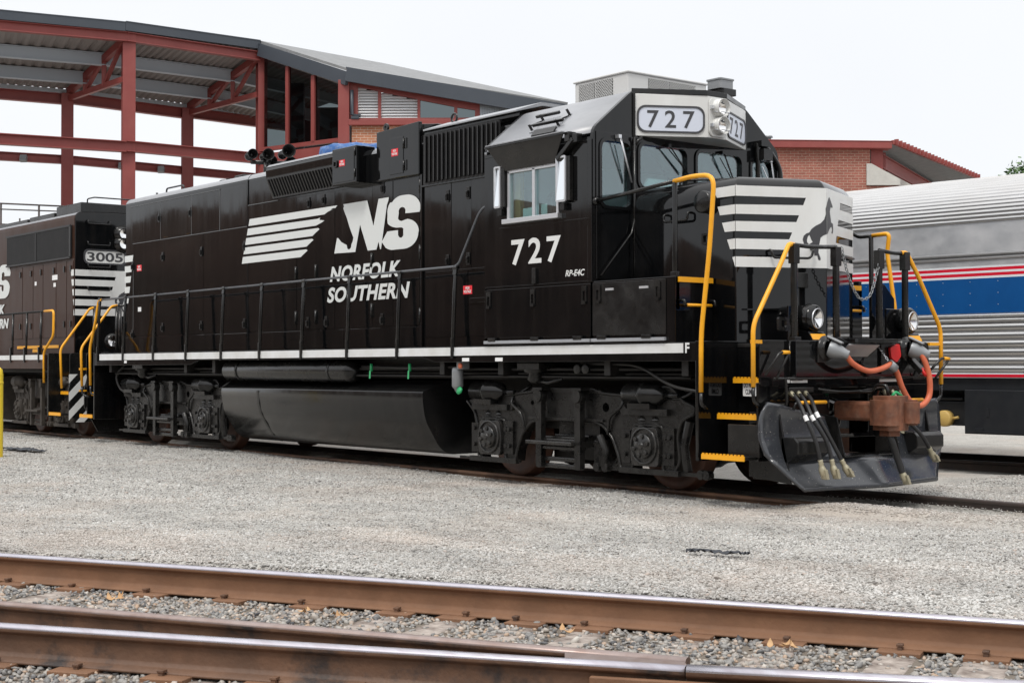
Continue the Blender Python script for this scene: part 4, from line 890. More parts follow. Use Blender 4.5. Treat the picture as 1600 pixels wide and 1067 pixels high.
horse = [(.08,3.169),(.122,3.138),(.193,3.081),(.185,3.063),(.121,3.065),(.094,3.013),(.127,2.939),(.135,2.904),(.203,2.892),(.211,2.83),(.193,2.787),(.15,2.789),(.176,2.827),(.16,2.858),(.104,2.844),(.049,2.803),(.019,2.775),(-.04,2.749),(-.068,2.727),(-.079,2.669),(-.089,2.628),(-.092,2.567),(-.067,2.503),(-.073,2.484),(-.095,2.493),(-.103,2.535),(-.134,2.534),(-.137,2.566),(-.169,2.603),(-.19,2.655),(-.165,2.67),(-.152,2.68),(-.165,2.70),(-.188,2.755),(-.205,2.735),(-.215,2.70),(-.212,2.672),(-.195,2.662),(-.215,2.645),(-.246,2.655),(-.259,2.703),(-.248,2.742),(-.22,2.768),(-.188,2.779),(-.162,2.82),(-.117,2.853),(-.065,2.88),(-.028,2.92),(-.01,2.978),(-.012,3.035),(.003,3.094),(.046,3.149)]
hm = MB(); 
for keep in (-1, 1):
    q = clip(horse, keep); hm.plate(q, [], (lambda u, v, w, sg=keep: (8.03-(8.03-7.615)*abs(u)/.965+nL.x*(w+.0065), u+sg*abs(nL.y)*(w+.0065), v)), .002)
part(hm, 'painted_horse', M['ink'])
mb = MB(); mb.lathe((7.22,-.965,3.11), (0,-1,0), [(0,.12),(.09,.12),(.10,.105),(.10,.001)], 28); part(mb, 'nose_bell_cover', M['satin'])
mb = MB(); mb.plate(rrect(7.15,7.26,2.66,2.78,.01), [rrect(7.175,7.235,2.685,2.755,.01)], side(-.966), .025); part(mb, 'nose_latch', M['satin'])
def grab(pts, m='satin', r=.014, rad=.05, name='grab_iron'): mb = MB(); mb.tube(rnd(pts, rad), r, 8); return part(mb, name, M[m])
grab([(6.62,-.965,3.02),(6.62,-1.03,3.02),(6.62,-1.03,2.94),(6.98,-1.03,2.94),(6.98,-1.03,3.02),(6.98,-.965,3.02)])
grab([(6.35,-.5,3.36),(6.35,-.5,3.47),(6.75,-.1,3.47),(6.75,-.1,3.36)], rad=.06)
def vn(y, z, w): x = 8.03-.43*abs(y); n_ = nL if y < 0 else nR; return (x+n_.x*w, y+n_.y*w, z)
grab([vn(-.62,2.58,0),vn(-.62,2.58,.07),vn(-.60,2.50,.07),vn(-.2,2.50,.07),vn(-.17,2.60,.07),vn(-.17,2.60,0)])
grab([vn(.3,2.55,0),vn(.3,2.55,.08),vn(.75,2.55,.08),vn(.75,2.55,0)])
# nose front lower details
mb = MB(); mb.plate([(-.9,1.95),(-.3,1.95),(-.3,1.965),(-.9,1.965)], [], lambda u,v,w: vn(u, v, w), .02); part(mb, 'seam_strip', K)
mb = MB(); mb.obox(vn(-.28,2.27,.02), dL, (0,0,1), nL, .07, .08, .02); part(mb, 'uncoupling_socket', M['satin'], .006)
mb = MB(); mb.plate(rrect(-1.02,-.86,1.72,1.86,.02), [rrect(-.98,-.90,1.76,1.83,.015)], lambda u,v,w: (8.22+w, u, v), .03); part(mb, 'nose_latch', M['satin'])
# cab-front door furniture, wipers, conduit
mb = MB(); mb.plate([(-1.50,2.33),(-.955,2.33),(-.955,3.97),(-1.50,3.97)], [rrect(-1.43,-.98,3.145,3.88,.09)], front(XF), .012); part(mb, 'cab_door', K, .003)
mb = MB(); mb.plate(rrect(-1.46,-.95,3.115,3.91,.11), [wins[0]], front(XF+.013), .012); part(mb, 'window', K)
mb = MB(); mb.tube([(XF+.05,-1.47,2.36),(XF+.05,-1.0,2.86),(XF+.05,-.96,3.02)], .014, 8); mb.tube([(XF+.05,-.955,2.35),(XF+.05,-.955,3.95)], .016, 8); part(mb, 'door_handrail', M['satin'])
def wiper(y0, z0, y1, z1, yb, zb, m='alum'):
    mb = MB(); mb.box(XF+.02,XF+.08,y0-.022,y0+.022,z0-.02,z0+.02); mb.tube([(XF+.07,y0,z0),(XF+.05,y1,z1)], .0065, 6); mb.tube([(XF+.07,y0+.022,z0-.01),(XF+.05,y1+.012,z1)], .003, 6); mb.bar((XF+.04,y1,z1+.02),(XF+.04,yb,zb),.006,.012); part(mb, 'windshield_wiper', M[m])
wiper(-1.20,3.93,-1.0,3.43,-1.13,3.86)
wiper(-.42,3.90,-.10,3.60,-.40,3.86,'satin'); wiper(.48,3.90,.72,3.50,.45,3.84,'satin'); wiper(1.32,3.88,1.44,3.42,1.2,3.8)
mb = MB(); mb.tube(rnd([(XF+.04,1.12,2.4),(XF+.04,1.12,4.0),(XF+.04,1.12,4.08),(XF+.05,1.3,4.02),(XF+.05,1.52,3.8),(XF+.05,1.53,3.4)], .12), .03, 8); mb.box(XF,XF+.12,1.1,1.24,4.03,4.10); mb.box(XF,XF+.14,1.12,1.28,3.86,4.0); part(mb, 'cable_conduit', M['satin'])
mb = MB(); mb.tube(rnd([(XF+.03,-.93,3.86),(XF+.06,-.9,3.92),(XF+.05,-.84,3.95)], .03), .02, 8); part(mb, 'wiper_hose', M['satin'])
mb = MB(); mb.prism([(-.68,3.43),(-.62,3.52),(-.3,3.52),(-.22,3.43)], 'X', 5.93, 5.96); part(mb, 'paper_sheet', M['paper'])
# number board box
nb = [(XF,-.91),(6.45,-.15),(6.45,.15),(XF,.95)]
mb = MB(); mb.prism(nb, 'Z', 3.975, 4.455); part(mb, 'number_board_box', M['white'], .008)
mb = MB(); mb.prism([(XF-.02,-.935),(6.455,-.165),(6.455,.165),(XF-.02,.97)], 'Z', 4.456, 4.515); mb.prism([(XF,-.935),(XF,-.912),(XF+.025,-.912),(XF+.03,-.925)], 'Z', 3.96, 4.456); part(mb, 'number_board_trim', M['satin'], .004)
for sgn in (-1, 1):
    A = Vector((XF,-.91,0)) if sgn < 0 else Vector((6.45,.15,0)); B = Vector((6.45,-.15,0)) if sgn < 0 else Vector((XF,.95,0))
    U = (B-A).normalized(); Nn = U.cross(Vector((0,0,1))); Ln = (B-A).length
    f_ = lambda u, v, w, A=A, U=U, Nn=Nn: tuple(A+U*u+Vector((0,0,v))+Nn*(w+.001))
    mb = MB(); mb.plate(rrect(.03,Ln-.04,4.015,4.325,.10), [rrect(.05,Ln-.06,4.035,4.305,.09)], f_, .014); p = part(mb, 'number_board', M['ink'])
    mb = MB(); mb.plate(rrect(.048,Ln-.058,4.033,4.307,.09), [], f_, .005); part(mb, 'number_board_face', M['board'], 0, p)
    o_ = A+U*(.15)+Vector((0,0,4.07))+Nn*.006
    text('lettering', '727', M['ink'], p, o_, U, (0,0,1), Ln-.31, .20, .01, sp=1.45)
mb = MB(); mb.plate(rrect(-.145,.145,3.99,4.435,.07), [], front(6.452), .02); hp = part(mb, 'headlight_plate', M['white'], .006)
for z in (4.115, 4.32):
    mb = MB(); mb.lathe((6.47,0,z), (1,0,0), [(0,.105),(.05,.10),(.055,.088),(.02,.08)], 26); mb.lathe((6.47,0,z), (1,0,0), [(.05,.1),(.10,.102),(.10,.096),(.05,.09)], 26)
    p = part(mb, 'headlight', M['white'], 0, hp)
    mb = MB(); mb.lathe((6.475,0,z), (1,0,0), [(0,.001),(.004,.03),(.02,.07),(.035,.085)], 24); part(mb, 'headlight_lens', M['lamp'], 0, hp)
    for s_ in (-1,1): mb = MB(); mb.box(6.47,6.52,s_*.125-.012,s_*.125+.012,z-.02,z+.02); mb.tube([(6.5,s_*.11,z-.05),(6.6,s_*.05,z-.06),(6.6,0,z-.065)], .007, 6); part(mb, 'lamp_clip', M['alum'], 0, hp)
# roof equipment
def lattice(x0, x1, z0, z1, st):
    out = []; c = -(z1-z0)
    while c < x1-x0:
        for sg in (1, -1):
            t0, t1_ = max(0, -c), min(z1-z0, x1-x0-c)
            if t1_-t0 > .01:
                p, q = (x0+c+t0, z0+t0), (x0+c+t1_, z0+t1_)
                if sg < 0: p, q = (p[0], z1-t0), (q[0], z1-t1_)
                out.append((p, q))
        c += st
    return out
mb = MB(); mb.box(4.66,5.60,-.60,.72,4.52,4.80); mb.box(4.64,5.62,-.62,.74,4.80,4.825); ac = part(mb, 'air_conditioner', M['ac'], .012)
for a, b in ((4.74,5.02),(5.04,5.34)): mb = MB(); mb.plate(rrect(a,b,4.57,4.77,.01), [], side(-.601), .004); part(mb, 'air_conditioner_grille', M['acdark'], 0, ac)
for a, b in ((-.27,.05),(.07,.52)): mb = MB(); mb.plate(rrect(a,b,4.60,4.77,.01), [], front(5.601), .004); part(mb, 'air_conditioner_grille', M['acdark'], 0, ac)
for a, b in ((4.74,5.02),(5.04,5.34)):
    mb = MB()
    for p0, p1 in lattice(a, b, 4.57, 4.77, .036): mb.bar((p0[0],-.608,p0[1]),(p1[0],-.608,p1[1]),.006,.007,(0,1,0))
    part(mb, 'grille_mesh', M['ac'], 0, ac)
for a, b in ((-.27,.05),(.07,.52)):
    mb = MB()
    for p0, p1 in lattice(a, b, 4.60, 4.77, .036): mb.bar((5.608,p0[0],p0[1]),(5.608,p1[0],p1[1]),.006,.007,(1,0,0))
    part(mb, 'grille_mesh', M['ac'], 0, ac)
mb = MB(); mb.box(6.04,6.30,.28,.49,4.54,4.62); mb.box(6.0,6.1,.1,.49,4.56,4.60); ab = part(mb, 'antenna_mount', M['satin'], .005)
mb = MB(); mb.prism(rpoly([(6.06,.24),(6.28,.24),(6.28,.47),(6.06,.47)], .03), 'Z', 4.62, 4.72); mb.prism(rpoly([(6.05,.23),(6.29,.23),(6.29,.48),(6.05,.48)], .03), 'Z', 4.72, 4.74); part(mb, 'antenna_box', M['conngrey'], .006, ab)
mb = MB(); mb.lathe((7.1,1.15,3.28), (0,0,1), [(0,.02),(0,.11),(.1,.11),(.1,.14),(.14,.14),(.15,.12),(.15,.001)], 18); mb.bar((7.1,.97,3.28),(7.1,1.2,3.28),.05,.04); part(mb, 'rotary_beacon', M['satin'])
# ------------------------------------------------------------------ pilot ends
def tread(mb, x0, x1, y0, y1, z): mb.box(min(x0,x1), max(x0,x1), y0, y1, z-.03, z)
def coupler_set(P, X, bx, bp):
    # coupler
    mb = MB(); bx(mb, 8.2, 8.72, -.12, .12, .80, 1.0); co = bp(mb, 'coupler', M['rust'], .03)
    mb = MB(); mb.prism(rpoly([(X(8.68),-.14),(X(8.78),-.20),(X(8.95),-.21),(X(9.02),-.14),(X(9.0),-.02),(X(8.93),.0),(X(8.93),.08),(X(9.04),.13),(X(9.03),.21),(X(8.85),.23),(X(8.70),.14)], .03, 3), 'Z', .76, 1.02); mb.prism(rpoly([(X(8.70),-.12),(X(8.95),-.18),(X(9.02),-.05),(X(8.95),.16),(X(8.72),.14)], .03, 3), 'Z', .71, 1.06); mb.prism(rpoly([(X(8.74),-.06),(X(8.9),-.1),(X(8.92),.06),(X(8.78),.08)], .02, 3), 'Z', .65, .71)
    bp(mb, 'coupler_head', M['rust'], .03, co)
    mb = MB(); mb.prism(rpoly([(X(8.92),.22),(X(9.06),.20),(X(9.10),.12),(X(9.06),.03),(X(8.98),.02),(X(8.90),.12)], .03, 3), 'Z', .78, 1.0); bp(mb, 'knuckle', M['rust'], .03, co)
    mb = MB(); mb.tube(rnd([(X(8.38),-.5,1.10),(X(8.45),-.1,1.10),(X(8.62),.0,1.10),(X(8.66),.0,1.17),(X(8.78),.02,1.17),(X(8.8),.02,1.06)], .05), .018, 8); bp(mb, 'lift_lever', M['satin'], 0, co)
def end_set(P, X, paint, full=True, stripes=False):
    """pilot, steps, plow of one locomotive end; X maps the front-end coordinate to the world"""
    def bp(mb, name, m=None, bevel=0, parent=None): return mb.build(name, m or paint, parent or P, bevel)
    bx = lambda mb, a, b, *r: mb.box(min(X(a),X(b)), max(X(a),X(b)), *r)
    mb = MB(); mb.plate(rrect(-1.39,1.39,1.16,1.625,.05,3), [], lambda u,v,w: (X(8.30+w), u, v), .02)
    mb.plate([(-.98,1.17),(-.98,.62),(.98,.62),(.98,1.17)], [rrect(-.30,.34,.66,1.14,.03,2)], lambda u,v,w: (X(8.28+w), u, v), .02)
    for y in (-1.0,-.5,.52,1.0): bx(mb, 8.1, 8.28, y-.01, y+.01, .62, 1.55)
    bp(mb, 'pilot_plate', None, .006)
    for sy in (-1, 1):
        mb = MB(); a, b = (-1.54,-.92) if sy < 0 else (.92,1.54)
        bx(mb, 7.585, 7.625, a, b, .40, 1.625)                     # stair side wall
        bx(mb, 7.625, 8.28, sy*.93-.015, sy*.93+.015, .40, 1.6)    # stair back wall
        bx(mb, 8.27, 8.30, a+(.15 if sy<0 else 0), b-(.15 if sy>0 else 0), .42, 1.2)
        bp(mb, 'step_well', None, .006)
    for sy in (-1, 1):
        for y, z in ((1.535,.47),(1.30,.87),(1.06,1.235)):
            y0, y1 = sorted((sy*y, sy*(y-.22)))
            mb = MB(); bx(mb, 7.66, 8.26, y0, y1, z-.035, z-.005); st = bp(mb, 'step', M['satin'])
            mb = MB(); yy = sy*y; bx(mb, 7.67, 8.25, min(yy, yy+sy*.012), max(yy, yy+sy*.012), z-.045, z+.005)
            n = 12
            for k in range(n): bx(mb, 7.67+.58*k/n+.012, 7.67+.58*(k+1)/n-.012, min(yy, yy+sy*.012), max(yy, yy+sy*.012), z+.005, z+.018)
            bp(mb, 'step_edge', M['yellow'], 0, st)
    if not full:     # plain or striped plate instead of the curved plow
        lo = .30 if stripes else .14
        mb = MB(); mb.plate([(-1.42,.95),(-1.42,lo+.12 if stripes else .62),(-1.15,lo),(1.15,lo),(1.42,lo+.12 if stripes else .62),(1.42,.95),(1.35,1.22),(.5,1.22),(.42,.62),(-.42,.62),(-.5,1.22),(-1.35,1.22)], [], lambda u,v,w: (X(8.33+w), u, v), .025); pl = bp(mb, 'pilot_guard', M['satin'], .006)
        if stripes:
            for y0 in [-2.5+.34*k for k in range(12)]:
                q = [(y0,lo-.2),(y0+.17,lo-.2),(y0+1.25,1.22),(y0+1.08,1.22)]
                for lo_, hi_, zl, zh in ((-1.42,-.44,lo,1.22),(.44,1.42,lo,1.22),(-.44,.44,lo,.61)):
                    q2 = q
                    for ax, val, kp in ((0,lo_,1),(0,hi_,-1),(1,zl,1),(1,zh,-1)):
                        o_ = []
                        for i in range(len(q2)):
                            a_, b_ = q2[i], q2[(i+1)%len(q2)]; ia, ib = (a_[ax]-val)*kp >= 0, (b_[ax]-val)*kp >= 0
                            if ia: o_.append(a_)
                            if ia != ib: t_ = (val-a_[ax])/(b_[ax]-a_[ax]); o_.append((a_[0]+t_*(b_[0]-a_[0]), a_[1]+t_*(b_[1]-a_[1])))
                        q2 = o_
                        if len(q2) < 3: break
                    if len(q2) >= 3:
                        mb = MB(); mb.plate(q2, [], lambda u,v,w: (X(8.356+w), u, v), .003); bp(mb, 'warning_stripe', M['white'], 0, pl)
    # plow
    mb = MB(); rows = []
    n = 40
    def hw(z): return float(np.interp(z, [.13,.44,.50,.70,.90,.97,1.01], [1.09,1.40,1.455,1.49,1.48,1.45,1.38]))
    def px_(z, y): base = float(np.interp(z, [.13,.25,.45,.65,.85,1.01], [8.63,8.55,8.45,8.39,8.385,8.41])); return base + .2*max(0, 1-abs(y)/1.1)*float(np.interp(z,[.13,.6,1.0],[.8,.9,.6]))
    zs = [.13,.17,.22,.30,.38,.45,.455,.50,.56,.62,.68,.74,.80,.86,.92,.97,1.01]
    for z in zs:
        for side_ in ((-1, 1) if z >= .455 else (0,)):
            pass
    def ztop(y): return float(np.interp(abs(y), [.0,.5,.8,1.2,1.38,1.49], [.80,.84,.90,.99,1.01,.93]))
    low = [[(X(px_(z, hw(z)*t)), hw(z)*t, z) for t in np.linspace(-1, 1, n)] for z in zs[:6]]
    mb.sheet(low)
    for sg in (-1, 1):
        hi = []
        for z in zs[5:]:
            row = []
            for t in np.linspace(0, 1, 16):
                inner = .44+.10*(z-.45)/.4; y = inner+(hw(z)-inner)*t; zz = .45+(z-.45)*(ztop(y)-.45)/.56
                row.append((X(px_(zz, y)), sg*y, zz))
            hi.append(row)
        mb.sheet(hi)
    if full: plow = bp(mb, 'snow_plow', M['plow'])
    else: plow = pl; mb = None
    if full: pass
    else: return coupler_set(P, X, bx, bp)
    plow = plow; sd_ = plow.modifiers.new('t', 'SOLIDIFY'); sd_.thickness = .022; sd_.offset = 0
    for sg in (-1, 1):
        mb = MB(); mb.plate([(X(8.30),.45),(X(8.62),.45),(X(8.52),.84),(X(8.30),.88)], [], lambda u,v,w: (u, sg*(.455)+w, v), .015)
        bp(mb, 'plow_brace', M['satin'], .004, plow); mb = MB(); mb.plate([(X(8.0),.25),(X(8.55),.2),(X(8.40),.9),(X(8.0),.9)], [], lambda u,v,w: (u, sg*1.2+w, v), .02)
        bp(mb, 'plow_brace', M['satin'], .004, plow); mb = MB(); bx(mb, 7.9, 8.32, sg*1.38-.02, sg*1.38+.02, .46, .78); bp(mb, 'plow_brace', M['satin'], .004, plow); mb = MB(); bx(mb, 8.0, 8.45, sg*1.1-.04, sg*1.1+.04, .22, .5)
        bp(mb, 'plow_brace', M['satin'], .004, plow)
    mb = MB(); bx(mb, 8.3, 8.62, -.45, .45, .44, .455); bp(mb, 'plow_shelf', M['satin'], .004, plow)
    if full:
        for sg in (-1, 1): # foot pockets on the blade
            mb = MB(); ya, yb = sorted((sg*.72, sg*1.2)); xx = 8.47
            mb.prism([(X(xx-.05),.66),(X(xx+.13),.66),(X(xx+.17),.62),(X(xx+.17),.50),(X(xx+.02),.40),(X(xx-.05),.40)], 'Y', ya, yb); bp(mb, 'foot_pocket', M['satin'], .012, plow)
            mb = MB(); ya, yb = sorted((sg*.54, sg*1.08)); mb.tube(rnd([(X(8.48),ya,.93 if sg<0 else .89),(X(8.5),ya+.02,1.0),(X(8.5),yb-.02,1.0),(X(8.48),yb,.93)], .03), .014, 8); h_ = bp(mb, 'plow_handle', M['satin'], 0, plow)
            mb = MB(); mb.tube([(X(8.5),ya+.06,1.0),(X(8.5),yb-.06,1.0)], .018, 8); bp(mb, 'handle_sleeve', M['yellow'], 0, h_)
    coupler_set(P, X, bx, bp)
    return plow
PLOW = end_set(LOCO, lambda x: x, K)
end_set(LOCO, lambda x: -x, K, full=False)
# ---- handrails of the front end
def rail_tube(pts, m, name, r=.022, rad=.12): mb = MB(); mb.tube(rnd(pts, rad), r, 10); return part(mb, name, M[m])
for sy in (-1, 1):
    # long rail from the cab over the stair, then bent yellow down to the foot of the stair
    y_ = sy*1.54
    if sy < 0:
        rail_tube([(6.03,sy*1.50,3.19),(7.25,sy*1.50,3.29)], 'satin', 'handrail', .022)
        rail_tube([(7.25,sy*1.50,3.29),(7.55,sy*1.52,3.315),(7.86,y_,3.29),(7.79,y_,2.55),(7.67,y_,1.70),(7.665,y_,1.10)], 'yellow', 'yellow_handrail', .025, .16)
    else:
        rail_tube([(6.03,1.5,3.3),(6.95,1.5,3.2),(7.24,1.5,2.86),(7.48,1.5,2.87)], 'satin', 'handrail', .022)
        rail_tube([(7.48,1.5,2.87),(7.71,1.51,2.88),(7.67,1.52,2.66),(7.76,1.54,2.0),(7.67,1.54,1.70),(7.665,1.54,1.10)], 'yellow', 'yellow_handrail', .025, .06)
    mb = MB(); mb.tube(rnd([(7.665,y_,1.10),(7.67,y_,.97),(7.68,sy*1.47,.93)], .05), .02, 8); part(mb, 'rail_foot', M['satin']); mb = MB(); mb.lathe((6.03,sy*1.50,3.19),(1,0,0),[(0,.045),(.03,.045),(.04,.03)],12); part(mb, 'rail_flange', M['satin'])
    mb = MB(); mb.cyl((7.26 if sy<0 else 7.46,sy*1.50,2.08 if sy<0 else 1.6),(7.26 if sy<0 else 7.46,sy*1.50,3.28 if sy<0 else 2.86),.028,10); mb.box(7.22,7.30,sy*1.5-.03,sy*1.5+.03,1.95,2.35); part(mb, 'handrail_post', M['satin'], .006)
    # front corner rail
    y2 = sy*.93
    rail_tube([(8.33,y2*.95,2.59),(8.34,y2*1.04,2.595),(8.36,sy*1.12,2.38),(8.37,y_,1.77),(8.37,y_,1.16)], 'yellow', 'yellow_handrail', .024, .1)
    mb = MB(); mb.tube(rnd([(8.37,y_,1.16),(8.37,y_,1.02),(8.36,sy*1.45,.97),(8.3,sy*1.4,.97)], .06), .018, 8); part(mb, 'rail_foot', M['satin'])
    mb = MB(); mb.bar((8.36,y_,1.605),(8.32,sy*1.38,1.605),.045,.035); part(mb, 'yellow_bracket', M['yellow'])
    y1, y3 = (-.88,-.22) if sy < 0 else (.95,.50)
    rail_tube([(8.33,y1,2.59),(8.33,(y1*.6+y3*.4),2.58),(8.33,y3-(.0),2.60)], 'satin', 'handrail', .022)
    for yy in (y1, y3):
        mb = MB(); mb.tube([(8.33,yy,1.60),(8.33,yy,2.50),(8.33,yy,2.58)], [.036,.036,.03], 12); mb.box(8.29,8.37,yy-.045,yy+.045,2.40,2.60); mb.box(8.30,8.38,yy-.05,yy+.05,1.60,1.66); part(mb, 'handrail_post', M['satin'], .006)
    # yellow edge and rung on the compartment's front face
    mb = MB(); a, b = sorted((sy*1.50, sy*.99)); mb.box(7.301,7.32,a,b,2.24,2.295); part(mb, 'yellow_edge', M['yellow'])
    mb = MB(); mb.tube([(7.37,a+.06,2.0),(7.37,b-.08,2.0)], .016, 8); part(mb, 'yellow_rung', M['yellow'])
    mb = MB()
    for yy in (a+.02, b-.04): mb.tube(rnd([(7.30,yy,2.05),(7.38,yy,2.05),(7.38,yy,2.0),(7.37,yy+.03,2.0)], .03), .016, 8)
    part(mb, 'rung_bracket', M['satin'])
# weld beads on the stair compartment
mb = MB(); mb.tube([(7.31,-.95,1.66),(7.31,-.95,2.28)], .008, 6); mb.tube([(8.325,-.945,1.18),(8.325,-.945,1.62)], .008, 6); part(mb, 'weld_bead', K)
# anticlimber beam and tread
mb = MB(); mb.box(8.32,8.40,-.94,.94,1.25,1.625); part(mb, 'bumper_beam', K, .008)
mb = MB(); c_ = rnd([(8.40,-.38,0),(8.62,-.30,0),(8.68,.1,0),(8.66,.5,0),(8.40,.62,0)], .15, 5); mb.prism([(q.x, q.y) for q in c_], 'Z', 1.605, 1.645); ac_ = part(mb, 'anticlimber', K, .006)
mb = MB()
for i in range(7):
    for j in range(22):
        mb.obox((8.43+.034*i, -.32+.04*j+(.02 if i%2 else 0), 1.648), (1,1 if (i+j)%2 else -1,0), (1,-1 if (i+j)%2 else 1,0), (0,0,1), .012, .004, .003)
part(mb, 'tread_pattern', K, 0, ac_)
mb = MB(); mb.prism([(8.40,1.45),(8.60,1.60),(8.40,1.60)], 'Y', -.36, -.345); mb.prism([(8.40,1.45),(8.60,1.60),(8.40,1.60)], 'Y', .18, .195); part(mb, 'anticlimber_bracket', K, 0, ac_)
mb = MB(); mb.obox((8.50,-.08,1.525), (.2,0,.15), (0,1,0), (-.15,0,.2), .10, .25, .006); part(mb, 'underside_sheen', M['stainflat'], 0, ac_)  # pale plate stands for the ground's reflection under the tread
mb = MB(); mb.box(8.40,8.42,-.62,-.48,1.40,1.56); part(mb, 'bumper_plate', M['satin'], .006); mb = MB(); mb.box(8.40,8.43,.40,.66,1.28,1.60); part(mb, 'bumper_plate', M['satin'], .006)
# jumper sockets, orange cable
for y, zz in ((-.50,1.545),(.86,1.55)):
    mb = MB(); mb.lathe((8.40,y,zz), (1,.12,0), [(0,.13),(.03,.13),(.03,.10),(.07,.10)], 20); so_ = part(mb, 'jumper_socket', M['satin'])
    mb = MB(); mb.lathe((8.46,y,zz), (.8,.55,-.35), [(0,.085),(.05,.092),(.10,.075),(.17,.05),(.21,.045),(.215,.001)], 18); part(mb, 'jumper_plug', M['conngrey'], .004, so_)
    mb = MB(); mb.obox((8.52,y+.03,zz+.085), (.9,.5,-.5), (-.5,.9,0), (.4,.2,.8), .085, .06, .012); part(mb, 'socket_lid', M['conngrey'], .01, so_)
cab_pts = [(8.60,-.40,1.475),(8.61,-.30,1.385),(8.62,-.09,1.315),(8.62,.12,1.33),(8.62,.31,1.385)]
cab_pts2 = [(8.62,.34,1.36),(8.62,.41,1.29),(8.62,.50,1.13),(8.62,.64,.985),(8.62,.82,.94),(8.62,.965,1.04),(8.62,.975,1.23),(8.60,.935,1.39),(8.57,.90,1.49)]
def spline(P, n=10):
    P = [Vector(p) for p in P]; o = []
    for i in range(len(P)-1):
        p0, p1, p2, p3 = P[max(i-1,0)], P[i], P[i+1], P[min(i+2,len(P)-1)]
        for k in range(n):
            t = k/n; o.append(.5*((2*p1)+(p2-p0)*t+(2*p0-5*p1+4*p2-p3)*t*t+(-p0+3*p1-3*p2+p3)*t**3))
    return o+[P[-1]]
mb = MB(); mb.tube(spline(cab_pts), .029, 12); mb.tube(spline(cab_pts2), .031, 12); cabl = part(mb, 'jumper_cable', M['orange'])
mb = MB(); mb.lathe((8.62,.28,1.385), (0,.8,-.45), [(0,.038),(.0,.05),(.10,.05),(.10,.038)], 16); part(mb, 'cable_clamp', M['conngrey'], 0, cabl)
def chain(P, name, m, r=.006, link=.05, parent=None):
    pts = spline(P, 14); mb = MB(); acc = 0; last = pts[0]; k = 0
    L_ = [0]
    for a, b in zip(pts, pts[1:]): L_.append(L_[-1]+(b-a).length)
    n = int(L_[-1]/(link*.72))
    for i in range(n):
        s = (i+.5)/n*L_[-1]; j = max(q for q in range(len(L_)) if L_[q] <= s); j = min(j, len(pts)-2)
        t = (s-L_[j])/max(L_[j+1]-L_[j], 1e-6); c = pts[j].lerp(pts[j+1], t); d_ = (pts[j+1]-pts[j]).normalized()
        v = d_.cross(Vector((1,0,0)) if i % 2 else Vector((0,0,1)) if abs(d_.z) < .9 else Vector((0,1,0))).normalized()
        mb.tube([c+d_*(link*.5*math.cos(a))+v*(link*.3*math.sin(a)) for a in [2*math.pi*q/10 for q in range(10)]], r, 5, closed=True)
    return mb.build(name, M[m], parent or LOCO)
chain([(8.34,-.14,2.60),(8.35,-.11,2.48),(8.35,-.04,2.30),(8.36,.08,2.11),(8.36,.19,2.065),(8.36,.31,2.12),(8.35,.42,2.32),(8.35,.48,2.48),(8.34,.51,2.60)], 'safety_chain', 'conngrey', .005)
chain([(8.42,.30,1.60),(8.5,.31,1.52),(8.58,.33,1.40)], 'cable_chain', 'steel')
mb = MB(); mb.plate(rpoly([(.50,1.56),(.66,1.60),(.69,1.47),(.61,1.40),(.52,1.45)], .02), [], lambda u,v,w: (8.44+w, u, v), .03); part(mb, 'dummy_socket_lid', M['red'], .006)
mb = MB(); mb.obox((8.5,.92,1.36), (.5,.1,-.5), (0,1,0), (.5,0,.5), .10, .045, .03); part(mb, 'coupling_bracket', M['satin'], .006)
mb = MB(); mb.lathe((8.56,.95,1.29), (.6,.2,.4), [(0,.001),(0,.055),(.03,.055),(.03,.001)], 14); part(mb, 'dust_cap', M['red'])
# ditch lights
for y in (-.43, 1.19):
    mb = MB(); mb.box(8.10,8.125,y-.30,y+.05,1.62,1.99); mb.prism([(8.12,1.62),(8.30,1.62),(8.24,1.72),(8.12,1.74)], 'Y', y-.12, y+.12); dl = part(mb, 'ditch_light', K, .006)
    mb = MB(); mb.lathe((8.02,y-.03,1.86), (1,.12,-.02), [(0,.07),(.06,.13),(.14,.155),(.20,.15),(.235,.125),(.235,.1)], 30); part(mb, 'lamp_housing', K, 0, dl)
    mb = MB(); mb.lathe((8.25,y,1.855), (1,.12,-.02), [(-.005,.103),(.012,.108),(.018,.103),(.012,.094)], 30); part(mb, 'lamp_rim', M['alum'], 0, dl)
    mb = MB(); mb.lathe((8.25,y,1.855), (1,.12,-.02), [(-.03,.001),(-.02,.04),(.008,.097)], 26); part(mb, 'lamp_reflector', M['lamp'], 0, dl)
    mb = MB(); mb.obox((8.275,y,1.665), (0,1,0), (.06,0,-.10), (.1,0,.06), .115, .035, .003); p = part(mb, 'caution_label', M['yellow'], 0, dl)
# sheet-metal guard and yellow edge on the far walkway
mb = MB(); mb.plate([(.97,1.62),(1.38,1.62),(1.38,2.12),(1.2,2.28),(.97,2.28)], [], lambda u,v,w: (7.85+w, u, v), .02); part(mb, 'walkway_guard', K, .004)
